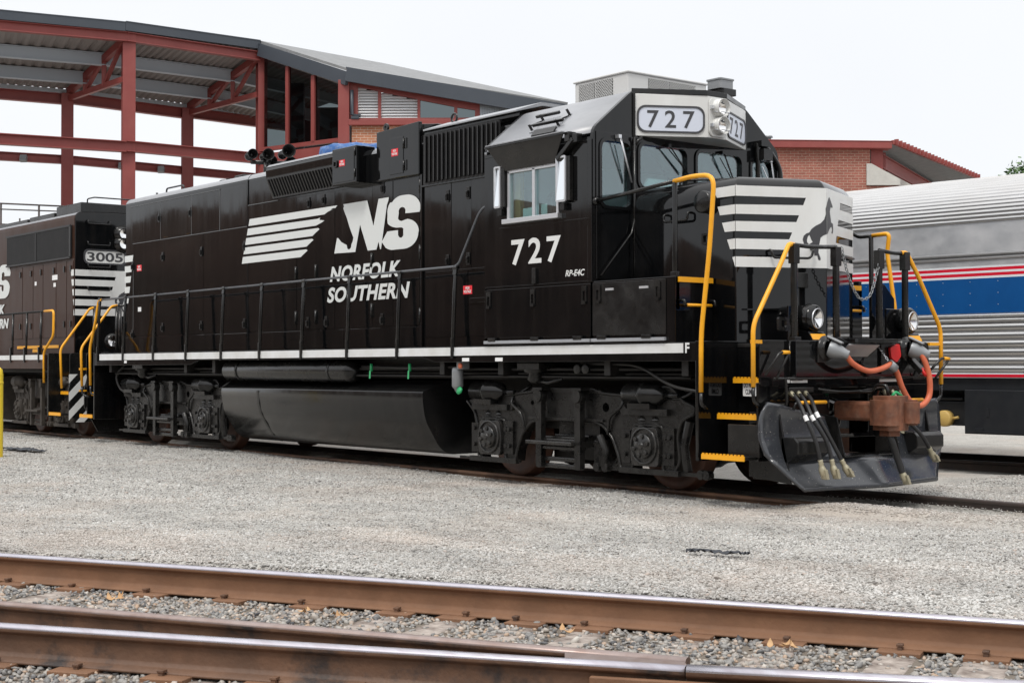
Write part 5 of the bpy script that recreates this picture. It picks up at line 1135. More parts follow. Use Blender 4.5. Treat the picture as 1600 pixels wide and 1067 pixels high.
# uncoupling levers with yellow grips
for sg in (-1, 1):
    P_ = [(8.40,sg*1.40,1.27),(8.45,sg*1.24,1.50),(8.45,sg*1.10,1.50),(8.44,sg*1.28,1.24)] if sg < 0 else [(8.40,1.26,1.29),(8.45,1.44,1.45),(8.45,1.58,1.44),(8.44,1.34,1.23)]
    mb = MB(); mb.tube(rnd(P_, .04), .015, 8); ul = part(mb, 'uncoupling_lever', M['satin'])
    a, b = Vector(P_[1]), Vector(P_[2]); mb = MB(); mb.tube([a.lerp(b,.25), a.lerp(b,1.0)], .019, 8); part(mb, 'lever_sleeve', M['yellow'], 0, ul)
mb = MB(); mb.tube(rnd([(8.42,-1.3,1.24),(8.42,-1.12,1.24),(8.42,-1.10,1.0),(8.4,-1.10,.97)], .04), .016, 8); mb.tube([(8.38,-1.12,1.24),(8.38,1.3,1.24)], .014, 8); mb.prism([(-.98,1.22),(-.90,1.33),(-.82,1.22)], 'X', 8.36, 8.39); mb.prism([(1.0,1.22),(1.08,1.33),(1.16,1.22)], 'X', 8.36, 8.39); part(mb, 'uncoupling_rod', M['satin'])
# multiple-unit hoses
for y in (-.84, .66):
    mb = MB(); mb.box(8.30,8.33,y-.16,y+.16,1.195,1.24); part(mb, 'label_plate', M['paper'])
    mb = MB(); mb.box(8.30,8.38,y-.18,y+.2,1.10,1.15); part(mb, 'hose_manifold', M['satin'], .006)
def hose(P, r=.021, fit=True):
    mb = MB(); pts = spline(P, 10); mb.tube(pts, r, 10); h = part(mb, 'air_hose', M['rubber'])
    mb = MB(); d0 = (pts[1]-pts[0]).normalized(); mb.lathe(pts[0], d0, [(-.02,.016),(0,.026),(.05,.026),(.06,.022),(.1,.022)], 10)
    part(mb, 'hose_ferrule', M['brass'], 0, h); mb = MB()
    dm = (pts[-1]-pts[-3]).normalized(); q = pts[-1]
    mb.lathe(q, dm, [(-.07,.023),(-.06,.028),(-.045,.023),(-.03,.028),(-.015,.023),(0,.027),(.01,.03)], 12)
    part(mb, 'hose_ferrule', M['brass'], 0, h)
    if fit:
        mb = MB(); mb.lathe(q, dm, [(0,.028),(.03,.038),(.08,.034),(.10,.02),(.10,.001)], 12); mb.obox(q+dm*.08+Vector((.02,.0,0)), dm, (0,1,0), (1,0,0), .05, .018, .035); mb.lathe(q+dm*.10+Vector((.0,.02,0)), (1,.2,0), [(-.03,.012),(-.03,.034),(.03,.034),(.03,.012)], 12); part(mb, 'glad_hand', M['brass'], .004, h)
    pm = pts[len(pts)//2]; dd = (pts[len(pts)//2+1]-pm).normalized(); mb = MB(); mb.lathe(pm, dd, [(-.03,.0225),(.03,.0225)], 10); part(mb, 'hose_tag', M['paper'], 0, h)
hose([(8.36,-.98,1.10),(8.50,-1.03,1.02),(8.66,-1.10,.85),(8.74,-1.05,.62),(8.76,-.99,.38)])
hose([(8.36,-.87,1.10),(8.50,-.93,1.02),(8.66,-1.0,.85),(8.75,-.90,.62),(8.78,-.84,.38)])
hose([(8.36,-.76,1.10),(8.50,-.83,1.03),(8.66,-.93,.88),(8.75,-.82,.62),(8.80,-.69,.38)])
hose([(8.36,.52,1.10),(8.5,.52,.98),(8.66,.50,.82),(8.74,.68,.62),(8.74,.83,.45)])
hose([(8.36,.66,1.10),(8.45,.70,.95),(8.50,.72,.80),(8.47,.70,.66)], fit=False); hose([(8.36,.80,1.10),(8.45,.82,.95),(8.50,.80,.82),(8.46,.76,.70)], fit=False)
hose([(8.80,-.04,.72),(8.86,-.01,.60),(8.88,.06,.42),(8.90,.11,.28)], r=.036)
mb = MB(); mb.tube(rnd([(8.72,.18,1.04),(8.74,.22,1.10),(8.76,.3,1.05)], .03), .016, 8); part(mb, 'air_line', M['green'])
mb = MB(); mb.tube(spline([(8.4,-.6,1.13),(8.5,-.3,1.1),(8.5,.1,1.12),(8.42,.5,1.16)]), .014, 6); part(mb, 'air_line', M['satin'])
# ---- side handrail and stanchions
xs = [-7.42]+[-6.315+1.2185*i for i in range(9)]
rail_tube([(-7.45,-1.5,2.575),(3.42,-1.5,2.605),(3.50,-1.5,2.64),(3.90,-1.5,3.22),(3.98,-1.48,3.30),(4.07,-1.45,3.31)], 'wornrail', 'handrail', .017, .08)
rail_tube([(-7.45,1.5,2.575),(3.42,1.5,2.605),(3.50,1.5,2.64),(3.90,1.5,3.22),(4.07,1.45,3.31)], 'satin', 'handrail', .02, .08)
for sy in (-1, 1):
    for x in xs:
        mb = MB(); mb.box(x-.022,x+.022,sy*1.56-.012,sy*1.56+.012,1.46,1.72); mb.tube([(x,sy*1.55,1.55),(x,sy*1.52,2.3),(x,sy*1.5,2.58)], [.026,.026,.024], 8); mb.lathe((x-.04,sy*1.5,2.59), (1,0,0), [(0,.03),(.08,.03)], 8); mb.bar((x,sy*1.515,2.50),(x,sy*1.5,2.60),.07,.03); part(mb, 'handrail_post', M['satin'], .004)
# rear end rails
for sy in (-1, 1):
    rail_tube([(-7.36,sy*1.5,2.575),(-7.50,sy*1.5,2.56),(-7.58,sy*1.52,2.2),(-7.79,sy*1.54,1.70),(-7.76,sy*1.54,1.02)], 'yellow', 'yellow_handrail', .024, .1)
    rail_tube([(-8.28,sy*.80,2.52),(-8.26,sy*.92,2.50),(-8.2,sy*1.54,1.71),(-8.15,sy*1.54,1.0)], 'yellow', 'yellow_handrail', .024, .1)
    mb = MB(); mb.tube(rnd([(-7.76,sy*1.54,1.02),(-7.74,sy*1.54,.86),(-7.6,sy*1.5,.86)], .06), .018, 8); part(mb, 'rail_foot', M['satin']); mb = MB(); mb.tube(rnd([(-8.15,sy*1.54,1.0),(-8.13,sy*1.54,.84),(-8.0,sy*1.45,.80)], .06), .018, 8); part(mb, 'rail_foot', M['satin'])
    rail_tube([(-8.28,sy*.80,2.52),(-8.28,sy*.28,2.52)], 'satin', 'handrail', .02)
    for yy in (.28,.80): mb = MB(); mb.cyl((-8.28,sy*yy,1.6),(-8.28,sy*yy,2.5),.033,10); part(mb, 'handrail_post', M['satin'])
mb = MB(); mb.box(-8.34,-8.3,-1.52,-1.3,1.3,1.34); mb.box(-8.34,-8.3,-1.52,-1.35,.9,.93); part(mb, 'yellow_edge', M['yellow'])
# sign on the stair, blue cover on the roof
mb = MB(); sgx = MB(); mb.plate(rrect(7.775,7.955,1.055,1.215,.012), [], side(-1.03), .006); sg_ = mb.build('warning_sign', M['paper']); tag(sg_, 'white sign reading DO NOT CLIMB hanging in the front step well of locomotive 727', 'sign')
text('lettering', 'DO NOT\nCLIMB', M['ink'], sg_, (7.79,-1.036,1.075), (1,0,0), (0,0,1), .15, .12, .02)
mb = MB(); n = 36; rows = []
for k, (z, rr) in enumerate(((4.47,.70),(4.58,.705),(4.66,.70),(4.71,.68),(4.74,.6),(4.74,.3),(4.74,.01))):
    rows.append([(-.95+.88*rr*math.cos(2*math.pi*i/n)*(1+.015*math.sin(i*3+k)), -.02+rr*math.sin(2*math.pi*i/n)*(1+.015*math.sin(i*2.3+k*2)), z-.015+.012*math.sin(i*1.7+k)) for i in range(n+1)])
mb.sheet(rows); bc = mb.build('blue_cover', M['bluecover']); tag(bc, 'round blue tarpaulin cover on the roof of locomotive 727 behind the horns', 'cover')
# ------------------------------------------------------------------ locomotive 3005 behind
L2 = root('diesel_locomotive', (-17.42,0,0), 'faded brown black diesel locomotive numbered 3005 coupled behind the glossy one', 'locomotive', 'black diesel locomotives')
BR = M['brownloco']
def p2(mb, name, m=None, bevel=0, parent=None): return mb.build(name, m or BR, parent or L2, bevel)
mb = MB()
for sy in (-1, 1): mb.plate([(-26,1.32),(-10.0,1.32),(-10.0,1.60),(-26,1.60)], [], side(sy*1.54, -sy), .05)
mb.box(-26,-9.2,-.95,.95,1.5,1.6); mb.box(-26,-10,-1.49,1.49,1.56,1.598); p2(mb, 'side_sill', None, .006)
mb = MB(); mb.plate([(-26,1.50),(-10.02,1.50),(-10.02,1.595),(-26,1.595)], [], side(-1.54), .004); p2(mb, 'sill_stripe', M['stripe'])
mb = MB(); mb.box(-25,-9.5,-.4,.4,1.0,1.5); mb.box(-25,-10,-1.2,1.2,1.25,1.5); mb.tube([(-20,-1.3,1.30),(-10.2,-1.3,1.30)], .03, 8); p2(mb, 'underframe', M['under'])
hp_ = hoodprof(4.42, .12)
mb = MB(); mb.prism(hp_, 'X', -20.5, -9.935); p2(mb, 'long_hood', None, .01)
mb = MB(); mb.prism([(y*.998, z if z < 4 else z-.004) for y, z in hp_], 'X', -9.934, -9.905); p2(mb, 'hood_end', K, .04)
mb = MB()
for j in range(1): pass
rows = []
for j in range(2, 7): a = math.pi/2*j/6; rows.append((-HB+.12-.12*math.cos(a)-.003, 4.30+.12*math.sin(a)+.004))
rows.append((-.3,4.455)); rows += [(-y, z) for y, z in reversed(rows)]
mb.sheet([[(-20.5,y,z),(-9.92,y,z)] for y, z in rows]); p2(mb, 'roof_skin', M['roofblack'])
mb = MB(); mb.box(-13.6,-10.05,-HB-.03,-HB,3.52,4.17); rg = p2(mb, 'radiator_grille', M['grille'], .008)
mb = MB()
for k in range(70): x = -13.56+k*.05; mb.box(x,x+.022,-HB-.042,-HB-.03,3.55,4.14)
mb.box(-13.6,-10.05,-HB-.05,-HB-.03,4.14,4.18); mb.box(-13.6,-10.05,-HB-.05,-HB-.03,3.51,3.545); mb.box(-11.9,-11.86,-HB-.05,-HB-.03,3.53,4.15); mb.box(-10.1,-10.03,-HB-.05,-HB-.03,3.53,4.15); p2(mb, 'grille_fins', M['grille'], 0, rg)
for x0, x1 in ((-13.5,-12.7),(-12.69,-12.1),(-12.09,-11.55),(-11.54,-10.85),(-10.84,-10.3),(-10.29,-9.97)):
    mb = MB(); mb.box(x0,x1-.012,-HB-.01,-HB,1.95,3.47); d_ = p2(mb, 'hood_door', None, .004)
    mb = MB(); mb.box(x1-.14,x1-.09,-HB-.03,-HB-.01,3.25,3.37); mb.box(x1-.14,x1-.09,-HB-.03,-HB-.01,2.15,2.27); p2(mb, 'door_latch', M['satin'], 0, d_)
for x, z, w, h in ((-12.0,3.05,.1,.08),(-11.05,3.12,.28,.1),(-10.98,2.98,.12,.08)):
    mb = MB(); mb.box(x,x+w,-HB-.014,-HB-.011,z,z+h); p2(mb, 'data_plate', M['paper'])
mb = MB(); mb.box(-13.0,-11.7,-HB-.014,-HB-.011,1.74,1.80); mb.box(-11.55,-10.7,-HB-.014,-HB-.011,1.74,1.80); p2(mb, 'yellow_edge', M['yellow'])
mb = MB(); mb.box(-12.1,-11.6,-HB-.017,-HB-.0145,1.66,1.73); p2(mb, 'caution_label', M['yellow'])
# emblem: heavy S and the end of the two words
fs2 = side(-HB-.011)
mb = MB(); mb.plate([(x-15.35, z-.12) for x, z in spath()], [], fs2, .003); p2(mb, 'painted_emblem', M['whitelogo'])
text('lettering', 'NORFOLK', M['whitelogo'], L2, (-15.65,-HB-.011,2.50), (1,0,0), (0,0,1), 1.9, .22, .05, .22)
text('lettering', 'SOUTHERN', M['whitelogo'], L2, (-15.55,-HB-.011,2.19), (1,0,0), (0,0,1), 2.05, .22, .05, .22)
# end face: number board, grab irons, stripes with the horse
XE = -9.905
fe = lambda u, v, w: (XE+w, u, v)
mb = MB(); mb.plate(rrect(-.79,.10,3.40,3.70,.10), [rrect(-.76,.07,3.43,3.67,.09)], fe, .02); nb_ = p2(mb, 'number_board', M['ink'])
mb = MB(); mb.plate(rrect(-.765,.075,3.425,3.675,.09), [], fe, .008); p2(mb, 'number_board_face', M['white'], 0, nb_)
text('lettering', '3005', M['ink'], nb_, (XE+.008,-.72,3.46), (0,1,0), (0,0,1), .75, .18, .02)
mb = MB()
for k in range(5):
    a = 3.285-.196*k; b = a-.125
    mb.plate([(-.962,a),(.9,a),(.9,b),(-.962,b)], [], lambda u,v,w: (XE+w, u, v), .003)
    for sy in (-1,): mb.plate([(-10.09-(-.04*k),a),(XE-.03,a),(XE-.03,b),(-10.06+.04*k,b)], [], fs2, .003)
mb.plate([(-.08,3.285),(.62,3.285),(.45,2.38),(-.34,2.38)], [], lambda u,v,w: (XE+.0005+w, u, v), .004)
p2(mb, 'painted_stripes', M['white'])
mb = MB(); mb.plate([(y*1.0+.12, z-.02) for y, z in horse], [], lambda u,v,w: (XE+.005+w, u, v), .003); p2(mb, 'painted_horse', M['ink'])
for z in (4.22,3.80,3.36,2.90):
    mb = MB(); mb.tube(rnd([(XE,-.72,z+.05),(XE+.06,-.72,z+.04),(XE+.06,-.72,z-.02),(XE+.06,-.26,z-.02),(XE+.06,-.26,z+.04),(XE,-.26,z+.05)], .03), .014, 6); p2(mb, 'grab_iron', M['satin'])
for z in (3.83,4.03):
    mb = MB(); mb.lathe((XE,.02,z), (1,0,0), [(0,.18),(.04,.18),(.06,.13),(.12,.12),(.12,.10),(.08,.09)], 22); hl = p2(mb, 'headlight', M['satin'])
    mb = MB(); mb.lathe((XE+.10,.02,z), (1,0,0), [(-.02,.001),(-.01,.05),(0,.10)], 18); p2(mb, 'headlight_lens', M['lamp'], 0, hl)
# stepped roof equipment and railing
for x0, x1, t in ((-11.5,-10.2,4.66),(-13.0,-11.6,4.56),(-16.5,-13.1,4.54)):
    mb = MB(); mb.box(x0,x1,-.72,.72,4.42,t); p2(mb, 'fan_housing', M['satin'], .02)
mb = MB(); mb.tube(rnd([(-10.3,-.55,4.62),(-10.3,-.55,4.74),(-9.95,-.55,4.74),(-9.95,.4,4.74)], .05), .014, 6); p2(mb, 'roof_grab_iron', M['satin'])
# front rails and posts of 3005
for sy in (-1, 1):
    def rt2(pts, m, name, r=.022, rad=.1): mb = MB(); mb.tube(rnd(pts, rad), r, 8); return p2(mb, name, M[m])
    rt2([(-20,sy*1.5,2.44),(-10.1,sy*1.5,2.45)], 'satin', 'handrail', .02)
    rt2([(-10.1,sy*1.5,2.45),(-9.58,sy*1.52,2.45),(-9.57,sy*1.53,1.96),(-10.03,sy*1.54,1.66),(-10.02,sy*1.54,1.05)], 'yellow', 'yellow_handrail', .024)
    rt2([(-9.14,sy*.90,2.50),(-9.14,sy*.98,2.48),(-9.2,sy*1.54,1.70),(-9.12,sy*1.54,.95)], 'yellow', 'yellow_handrail', .024)
    rt2([(-9.14,sy*.90,2.50),(-9.14,sy*.35,2.52)], 'satin', 'handrail', .02)
    for yy in (.88,.36): mb = MB(); mb.cyl((-9.14,sy*yy,1.6),(-9.14,sy*yy,2.51),.033,10); p2(mb, 'handrail_post', M['satin'])
    for x in (-16.7,-15.5,-14.3,-13.05,-11.8,-11.03,-10.27): mb = MB(); mb.cyl((x,sy*1.52,1.5),(x,sy*1.5,2.44),.024,8); mb.box(x-.02,x+.02,sy*1.555-.012,sy*1.555+.012,1.45,1.75); p2(mb, 'handrail_post', M['satin'])
mb = MB(); mb.lathe((-9.32,-.5,1.86), (1,-.05,0), [(0,.07),(.06,.13),(.14,.15),(.2,.14),(.22,.11)], 24); dl = p2(mb, 'ditch_light', M['satin'])
mb = MB(); mb.lathe((-9.11,-.51,1.86), (1,-.05,0), [(-.03,.001),(-.01,.06),(.01,.105)], 20); p2(mb, 'lamp_reflector', M['lamp'], 0, dl)
end_set(L2, lambda x: x-17.42, M['satin'], full=False, stripes=True)
tk = make_truck(L2, -11.0, M['dustgrey'], M['wheel']); tk.scale.x = .80
tk2 = dup(tk, L2); tk2.location.x = -21.5+17.42
mb = MB(); mb.prism(smoothp(full), 'X', -18.5, -13.4, smooth=True); p2(mb, 'fuel_tank', M['dustgrey'], .012)
# cab and short nose, out of sight to the left
mb = MB(); mb.prism([(-1.54,1.6),(-1.54,4.0),(-.92,4.5),(.92,4.5),(1.54,4.0),(1.54,1.6)], 'X', -22.6, -20.5); cb2 = p2(mb, 'cab', None, .03)
mb = MB(); mb.box(-22.2,-20.9,-1.56,-1.54,3.05,3.7); p2(mb, 'window', M['bglass'], .01, cb2)
mb = MB(); mb.box(-25.2,-22.6,-.95,.95,1.6,3.2); p2(mb, 'nose', None, .1)
# thin pipe railing standing beyond 3005 (far platform)
mb = MB()
F0, F1 = (-24.0,4.0), (-6.5,6.4)
def lp(t): return (F0[0]+(F1[0]-F0[0])*t, F0[1]+(F1[1]-F0[1])*t)
# ------------------------------------------------------------------ silver coach
CO = root('passenger_coach', (6,6.8,0), 'fluted stainless steel passenger coach with red white and blue stripes behind the locomotive nose', 'coach', rz=ca, off=(0,0,0))
S0, S1 = -5.0, 20.0
def pc(mb, name, m, bevel=0, parent=None, rc=True): return mb.build(name, m, parent or CO, bevel, 2, rc)
mb = MB(); mb.box(S0,S1,-1.515,1.515,1.19,3.34); body = pc(mb, 'body', M['stainflat'], .01)
def ell(t): return (-1.515*math.cos(t), 3.335+.80*math.sin(t))
mb = MB(); rows = []; NR = 14; t0, t1 = .0, math.radians(58)
for k in range(NR):
    for j in range(8):
        t = t0+(t1-t0)*(k+j/8)/NR; y, z = ell(t); b_ = .024*math.sqrt(max(0, 1-((j/8-.5)/.5)**2))*(1 if j else 0)
        n_ = Vector((-math.cos(t)/1.515, math.sin(t)/.80)).normalized(); rows.append((y+n_.x*b_, z+n_.y*b_))
mb.sheet([[(S0,y,z),(S1,y,z)] for y, z in rows]); mb.sheet([[(S0,-y,z),(S1,-y,z)] for y, z in rows]); pc(mb, 'roof_fluting', M['stain'], rc=False)
mb = MB(); tt = [t1-.02+(math.pi-2*t1+.04)*i/24 for i in range(25)]
mb.sheet([[(S0,*ell(t)),(S1,*ell(t))] for t in tt]); pc(mb, 'roof', M['coachroof'])
mb = MB(); mb.plate([ell(math.pi*i/30) for i in range(31)], [], lambda u,v,w: (S0+w, u, v), .02); pc(mb, 'end_wall', M['stainflat'])
def band(z0, z1, m, name, y=-1.519, t=.004): mb = MB(); mb.box(S0+.01,S1,y,y+t+.002,z0,z1); return pc(mb, name, m)
band(2.085,2.565,M['blue'],'blue_stripe'); band(2.565,2.595,M['whitestripe'],'white_stripe'); band(2.595,2.638,M['redstripe'],'red_stripe'); band(2.638,2.668,M['whitestripe'],'white_stripe'); band(2.668,2.71,M['redstripe'],'red_stripe'); band(2.71,2.735,M['whitestripe'],'white_stripe')
mb = MB()
for z in (2.84,2.895): mb.tube([(S0,-1.515,z),(S1,-1.515,z)], .026, 10)
pc(mb, 'belt_moulding', M['stain'])
mb = MB(); mb.box(4.0,12.0,-1.522,-1.516,3.0,3.30); pc(mb, 'side_panel', M['stainflat'], .003)
mb = MB()
for i in range(30):
    for z in (2.775,2.52,2.36,2.2):
        mb.lathe((S0+.5+i*.42,-1.519,z), (0,-1,0), [(0,.006),(.003,.005),(.004,.001)], 6)
pc(mb, 'rivets', M['stainflat'])
mb = MB(); rows = []; zz = 1.26; pit = [.115]*6+[.07,.06]
for p_ in pit:
    for j in range(10):
        s_ = j/10; rows.append((-1.515-.045*math.sin(math.pi*s_)**.6, zz+p_*s_))
    zz += p_
rows.append((-1.515, zz))
mb.sheet([[(S0,y,z),(S1,y,z)] for y, z in rows]); mb.sheet([[(S0,-y,z),(S1,-y,z)] for y, z in rows]); pc(mb, 'side_fluting', M['stain'], rc=False)
band(1.205,1.245,M['redstripe'],'red_stripe',-1.56); band(1.245,1.262,M['whitestripe'],'white_stripe',-1.56)
mb = MB(); mb.box(S0,S1,-1.5,1.5,1.02,1.20); mb.box(S0+.5,S1-.5,-1.2,1.2,.8,1.02); pc(mb, 'underframe', M['coachblack'])
mb = MB(); mb.box(.02,4.6,-1.515,1.4,.42,1.03); eq = pc(mb, 'equipment_box', M['coachblack'], .01)
mb = MB(); mb.box(.35,.39,-1.525,-1.515,.66,.78); mb.box(.18,.3,-1.53,-1.515,.44,.50); mb.box(2.2,2.24,-1.525,-1.515,.66,.8); mb.box(.04,4.58,-1.522,-1.515,.44,.455); mb.box(.9,1.1,-1.5,-1.4,.39,.42); pc(mb, 'box_latch', M['coachblack'], .003, eq)
mb = MB(); mb.box(-.55,-.02,-1.36,-.9,.52,.86); mb.box(-1.6,-.4,-1.3,-1.0,.6,.84); mb.tube([(-1.2,-1.33,.9),(-.1,-1.33,.9)],.03,8); br_ = pc(mb, 'valve_bracket', M['coachblack'], .01)
mb = MB(); mb.lathe((-.34,-1.36,.62), (0,-1,0), [(0,.001),(0,.115),(.10,.115),(.115,.10),(.115,.03),(.118,.02),(.118,.001)], 24); mb.cyl((-.24,-1.40,.62),(-.14,-1.40,.64),.02,6); pc(mb, 'brass_cap', M['brassy'], 0, br_)
for sx in (-3.6, 15.6):
    mb = MB(); mb.box(sx-1.75,sx+1.75,-1.22,-1.08,.62,.92); mb.box(sx-1.75,sx+1.75,1.08,1.22,.62,.92); mb.box(sx-.3,sx+.3,-1.1,1.1,.5,.95)
    for dx in (-1.3,1.3): mb.box(sx+dx-.24,sx+dx+.24,-1.3,-1.05,.42,.86); mb.box(sx+dx-.6,sx+dx-.3,-1.25,-1.0,.55,.7)
    tr = pc(mb, 'truck', M['coachblack'], .02)
    for dx in (-1.3,1.3):
        for sy in (-1,1):
            mb = MB(); mb.lathe((sx+dx,sy*.78,.46), (0,-sy,0), [(0,.05),(0,.18),(.02,.4),(-.005,.455),(.10,.46),(.115,.485),(.14,.485),(.14,.05)], 32); pc(mb, 'wheel', M['wheel'], 0, tr)
# ------------------------------------------------------------------ buildings; their own axes: x along the picture, y away, z up
cy_, sy_ = math.cos(YAW), math.sin(YAW)
RZ = math.atan2(-sy_, cy_)
def site(x, y): return (CAM.x + cy_*x + sy_*y, CAM.y - sy_*x + cy_*y, 0)
def broot(name, x, y, label, cat, group=None): return root(name, site(x, y), label, cat, group, RZ, off=(x, y, 0))
PAV = broot('steel_canopy', -11.05, 42, 'tall open steel canopy with red columns and beams and a corrugated roof behind the locomotives', 'canopy')
def pp(mb, name, m, bevel=0, parent=None): return mb.build(name, m, parent or PAV, bevel)
FA = [(-17.4,39.2,10.96),(-14.11,40.5,10.93),(-11.05,42,10.72),(-7.62,44.4,10.87)]
FA = [(-20.6,38.2,10.9),(-17.4,39.1,10.9),(-11.05,42,10.9),(-7.62,44.4,10.87)]
BA = [(-23.5,41.2,9.72),(-17.6,43.0,9.72),(-13.61,44.9,9.72),(-10.51,47.5,9.68),(-7.6,50.0,9.6)]
def hcol(mb, x, y, z0, z1, w=.34, d=.34, a=0):
    u, v = Vector((math.cos(a), math.sin(a), 0)), Vector((-math.sin(a), math.cos(a), 0)); c = Vector((x, y, (z0+z1)/2)); h = (z1-z0)/2
    mb.obox(c-v*(d/2), u, v, (0,0,1), w/2, .02, h); mb.obox(c+v*(d/2), u, v, (0,0,1), w/2, .02, h); mb.obox(c, u, v, (0,0,1), .015, d/2-.02, h)
for x, y, z in (FA[1], FA[2], FA[3]):
    mb = MB(); hcol(mb, x, y+.25, 0, 10.95, .36 if x < -9 else .28, .4, .35); pp(mb, 'column', M['redsteel'])
for x, y, z in BA[1:4]:
    mb = MB(); hcol(mb, x, y, 0, 9.7, .36, .36, .3); pp(mb, 'column', M['redsteel'])
def ibeam(mb, p, q, h, w):
    p, q = Vector(p), Vector(q); z = Vector((0,0,h/2-.012)); mb.bar(p+z, q+z, w, .024); mb.bar(p-z, q-z, w, .024); mb.bar(p, q, .02, h-.03)
for a, b in zip(FA, FA[1:]):
    mb = MB(); ibeam(mb, (a[0],a[1],10.80), (b[0],b[1],10.80 if b is not FA[-1] else 10.74), .27, .22); pp(mb, 'eave_beam', M['redsteel'])
    mb = MB(); mb.bar((a[0],a[1]-.12,11.08), (b[0],b[1]-.12,11.06), .1, .25); mb.bar((a[0],a[1]-.10,11.21), (b[0],b[1]-.10,11.19), .16, .03); pp(mb, 'fascia', M['slate'])
    mb = MB(); ibeam(mb, (a[0],a[1]-.02,7.66), (b[0],b[1]-.02,7.64), .31, .25); pp(mb, 'girt', M['redsteel'])
for a, b in zip(BA, BA[1:]):
    mb = MB(); ibeam(mb, (a[0],a[1],9.57), (b[0],b[1],9.53), .32, .22); pp(mb, 'rear_beam', M['redsteel'])
    mb = MB(); ibeam(mb, (a[0],a[1],7.68), (b[0],b[1],7.68), .26, .22); gt = pp(mb, 'girt', M['redsteel'])
    mb = MB(); mb.bar((a[0],a[1]-.1,9.80), (b[0],b[1]-.1,9.76), .06, .12); pp(mb, 'gutter', M['purlin'])
def on(P, t):
    i = min(int(t), len(P)-2); f = t-i; return Vector(P[i]).lerp(Vector(P[i+1]), f)
# corrugated deck: ribs run from front to back
FD = FA+[(-4.5,46.6,10.3)]; BD = BA
mb = MB(); n = 150; rows = []
for i in range(n*2+1):
    t = i/(n*2)*4; f, b = on(FD, t), on(BD, t); k = .05 if (i//1) % 4 in (0,1) else 0.0
    rows.append([(f.x, f.y, 10.98+k if t < 3 else 10.98+(10.2-10.98)*(t-3)+k), ((f.x+b.x)/2, (f.y+b.y)/2, (10.98+9.86)/2+k-(0 if t<3 else .2*(t-3))), (b.x, b.y, 9.84+k-(0 if t < 3 else .25*(t-3)))])
mb.sheet(rows, smooth=False); rd = pp(mb, 'roof_deck', M['deck']); rd.modifiers.new('t', 'SOLIDIFY').thickness = .03
for fr in (.36,.68):
    for i in range(4):
        p = on(FD, i).lerp(on(BD, i), fr); q = on(FD, i+1).lerp(on(BD, i+1), fr); zz = 10.98+(9.84-10.98)*fr-.2
        mb = MB(); ibeam(mb, (p.x,p.y,zz), (q.x,q.y,zz-(.0 if i < 3 else .3)), .36, .2); pp(mb, 'purlin', M['purlin'])
for i in (1, 2, 3):
    f, b = Vector(FA[i]), Vector(BA[i]); mb = MB()
    P = lambda fr, z: Vector((f.x+(b.x-f.x)*fr, f.y+(b.y-f.y)*fr, z))
    zt = lambda fr: 10.85+(9.72-10.85)*fr
    mb.bar(P(.03,zt(.03)-.1), P(1,zt(1)), .16, .2); mb.bar(P(.03,9.60), P(1,9.55), .12, .16)
    for fr in (.36,.68): mb.bar(P(fr,zt(fr)), P(fr,9.58), .12, .12)
    mb.bar(P(.36,9.6), P(.05,zt(.05)-.1), .1, .1); mb.bar(P(.68,9.6), P(.36,zt(.36)), .1, .1)
    pp(mb, 'roof_truss', M['redsteel'])
for t, on_ in ((1.15,BA),(1.72,BA),(2.45,BA),(2.78,BA)):
    q = on(BA, t); mb = MB(); mb.obox((q.x+.02,q.y-.2,7.62), (1,0,0), (0,1,-.4), (0,.4,1), .10, .07, .10); mb.bar((q.x,q.y-.15,7.55),(q.x,q.y-.02,7.68),.03,.03); pp(mb, 'floodlight', M['conngrey'], .01)
for x, z in ((-9.0,7.25),(-8.7,7.2)): mb = MB(); mb.obox((x,46.9,z+.0), (1,0,0), (0,1,0), (0,0,1), .12, .1, .1); pp(mb, 'floodlight', M['satin'], .02)
# ---- brick hall with the sloping grey roof joined to the canopy
HALL = broot('brick_hall', -4.77, 42.3, 'orange brick hall with a grey sloping roof, dark glass wall and white louvres', 'building')
def ph(mb, name, m, bevel=0, parent=None): return mb.build(name, m, parent or HALL, bevel)
Bp, Cp, Dp = Vector((-7.62,44.4,0)), Vector((-4.77,42.3,0)), Vector((1.3,42.3,0))
def wz(t): return 10.72+(9.42-10.72)*t       # underside of the sloping fascia along the glass wall
def gl(t): return Bp.lerp(Cp, t)
mb = MB(); a, b = gl(.05), gl(.93)
mb.add([(a.x,a.y,7.96),(b.x,b.y,7.96),(b.x,b.y,wz(.93)),(a.x,a.y,wz(.05))], [(0,1,2,3)]); gw = ph(mb, 'glass_wall', M['bglass'])
for t, w in ((.335,.10),(.635,.12)):
    q = gl(t); mb = MB(); mb.obox((q.x,q.y,(7.9+wz(t))/2), (Cp-Bp), (0,0,1), (Cp-Bp).cross(Vector((0,0,1))), w/2+.01, (wz(t)-7.9)/2, .06); ph(mb, 'mullion', M['redsteel'], 0, gw)
mb = MB(); mb.bar(gl(0)+Vector((0,0,7.9)), gl(1)+Vector((0,0,7.9)), .12, .12); mb.bar(gl(0)+Vector((0,-.02,7.45)), gl(1)+Vector((0,-.02,7.45)), .14, .62); ph(mb, 'sill_beam', M['redsteel'])
mb = MB(); mb.box(-5.0,-4.68,42.2,42.5,0,9.6); ph(mb, 'corner_column', M['redsteel'], .01)
mb = MB(); mb.bar(gl(0)+Vector((0,-.15,10.90)), gl(1.02)+Vector((0,-.15,9.60)), .1, .36); mb.bar(gl(0)+Vector((0,-.12,11.10)), gl(1.02)+Vector((0,-.12,9.80)), .14, .03)
zc = lambda x: 9.74+(8.72-9.74)*(x+4.77)/(1.2+4.77)
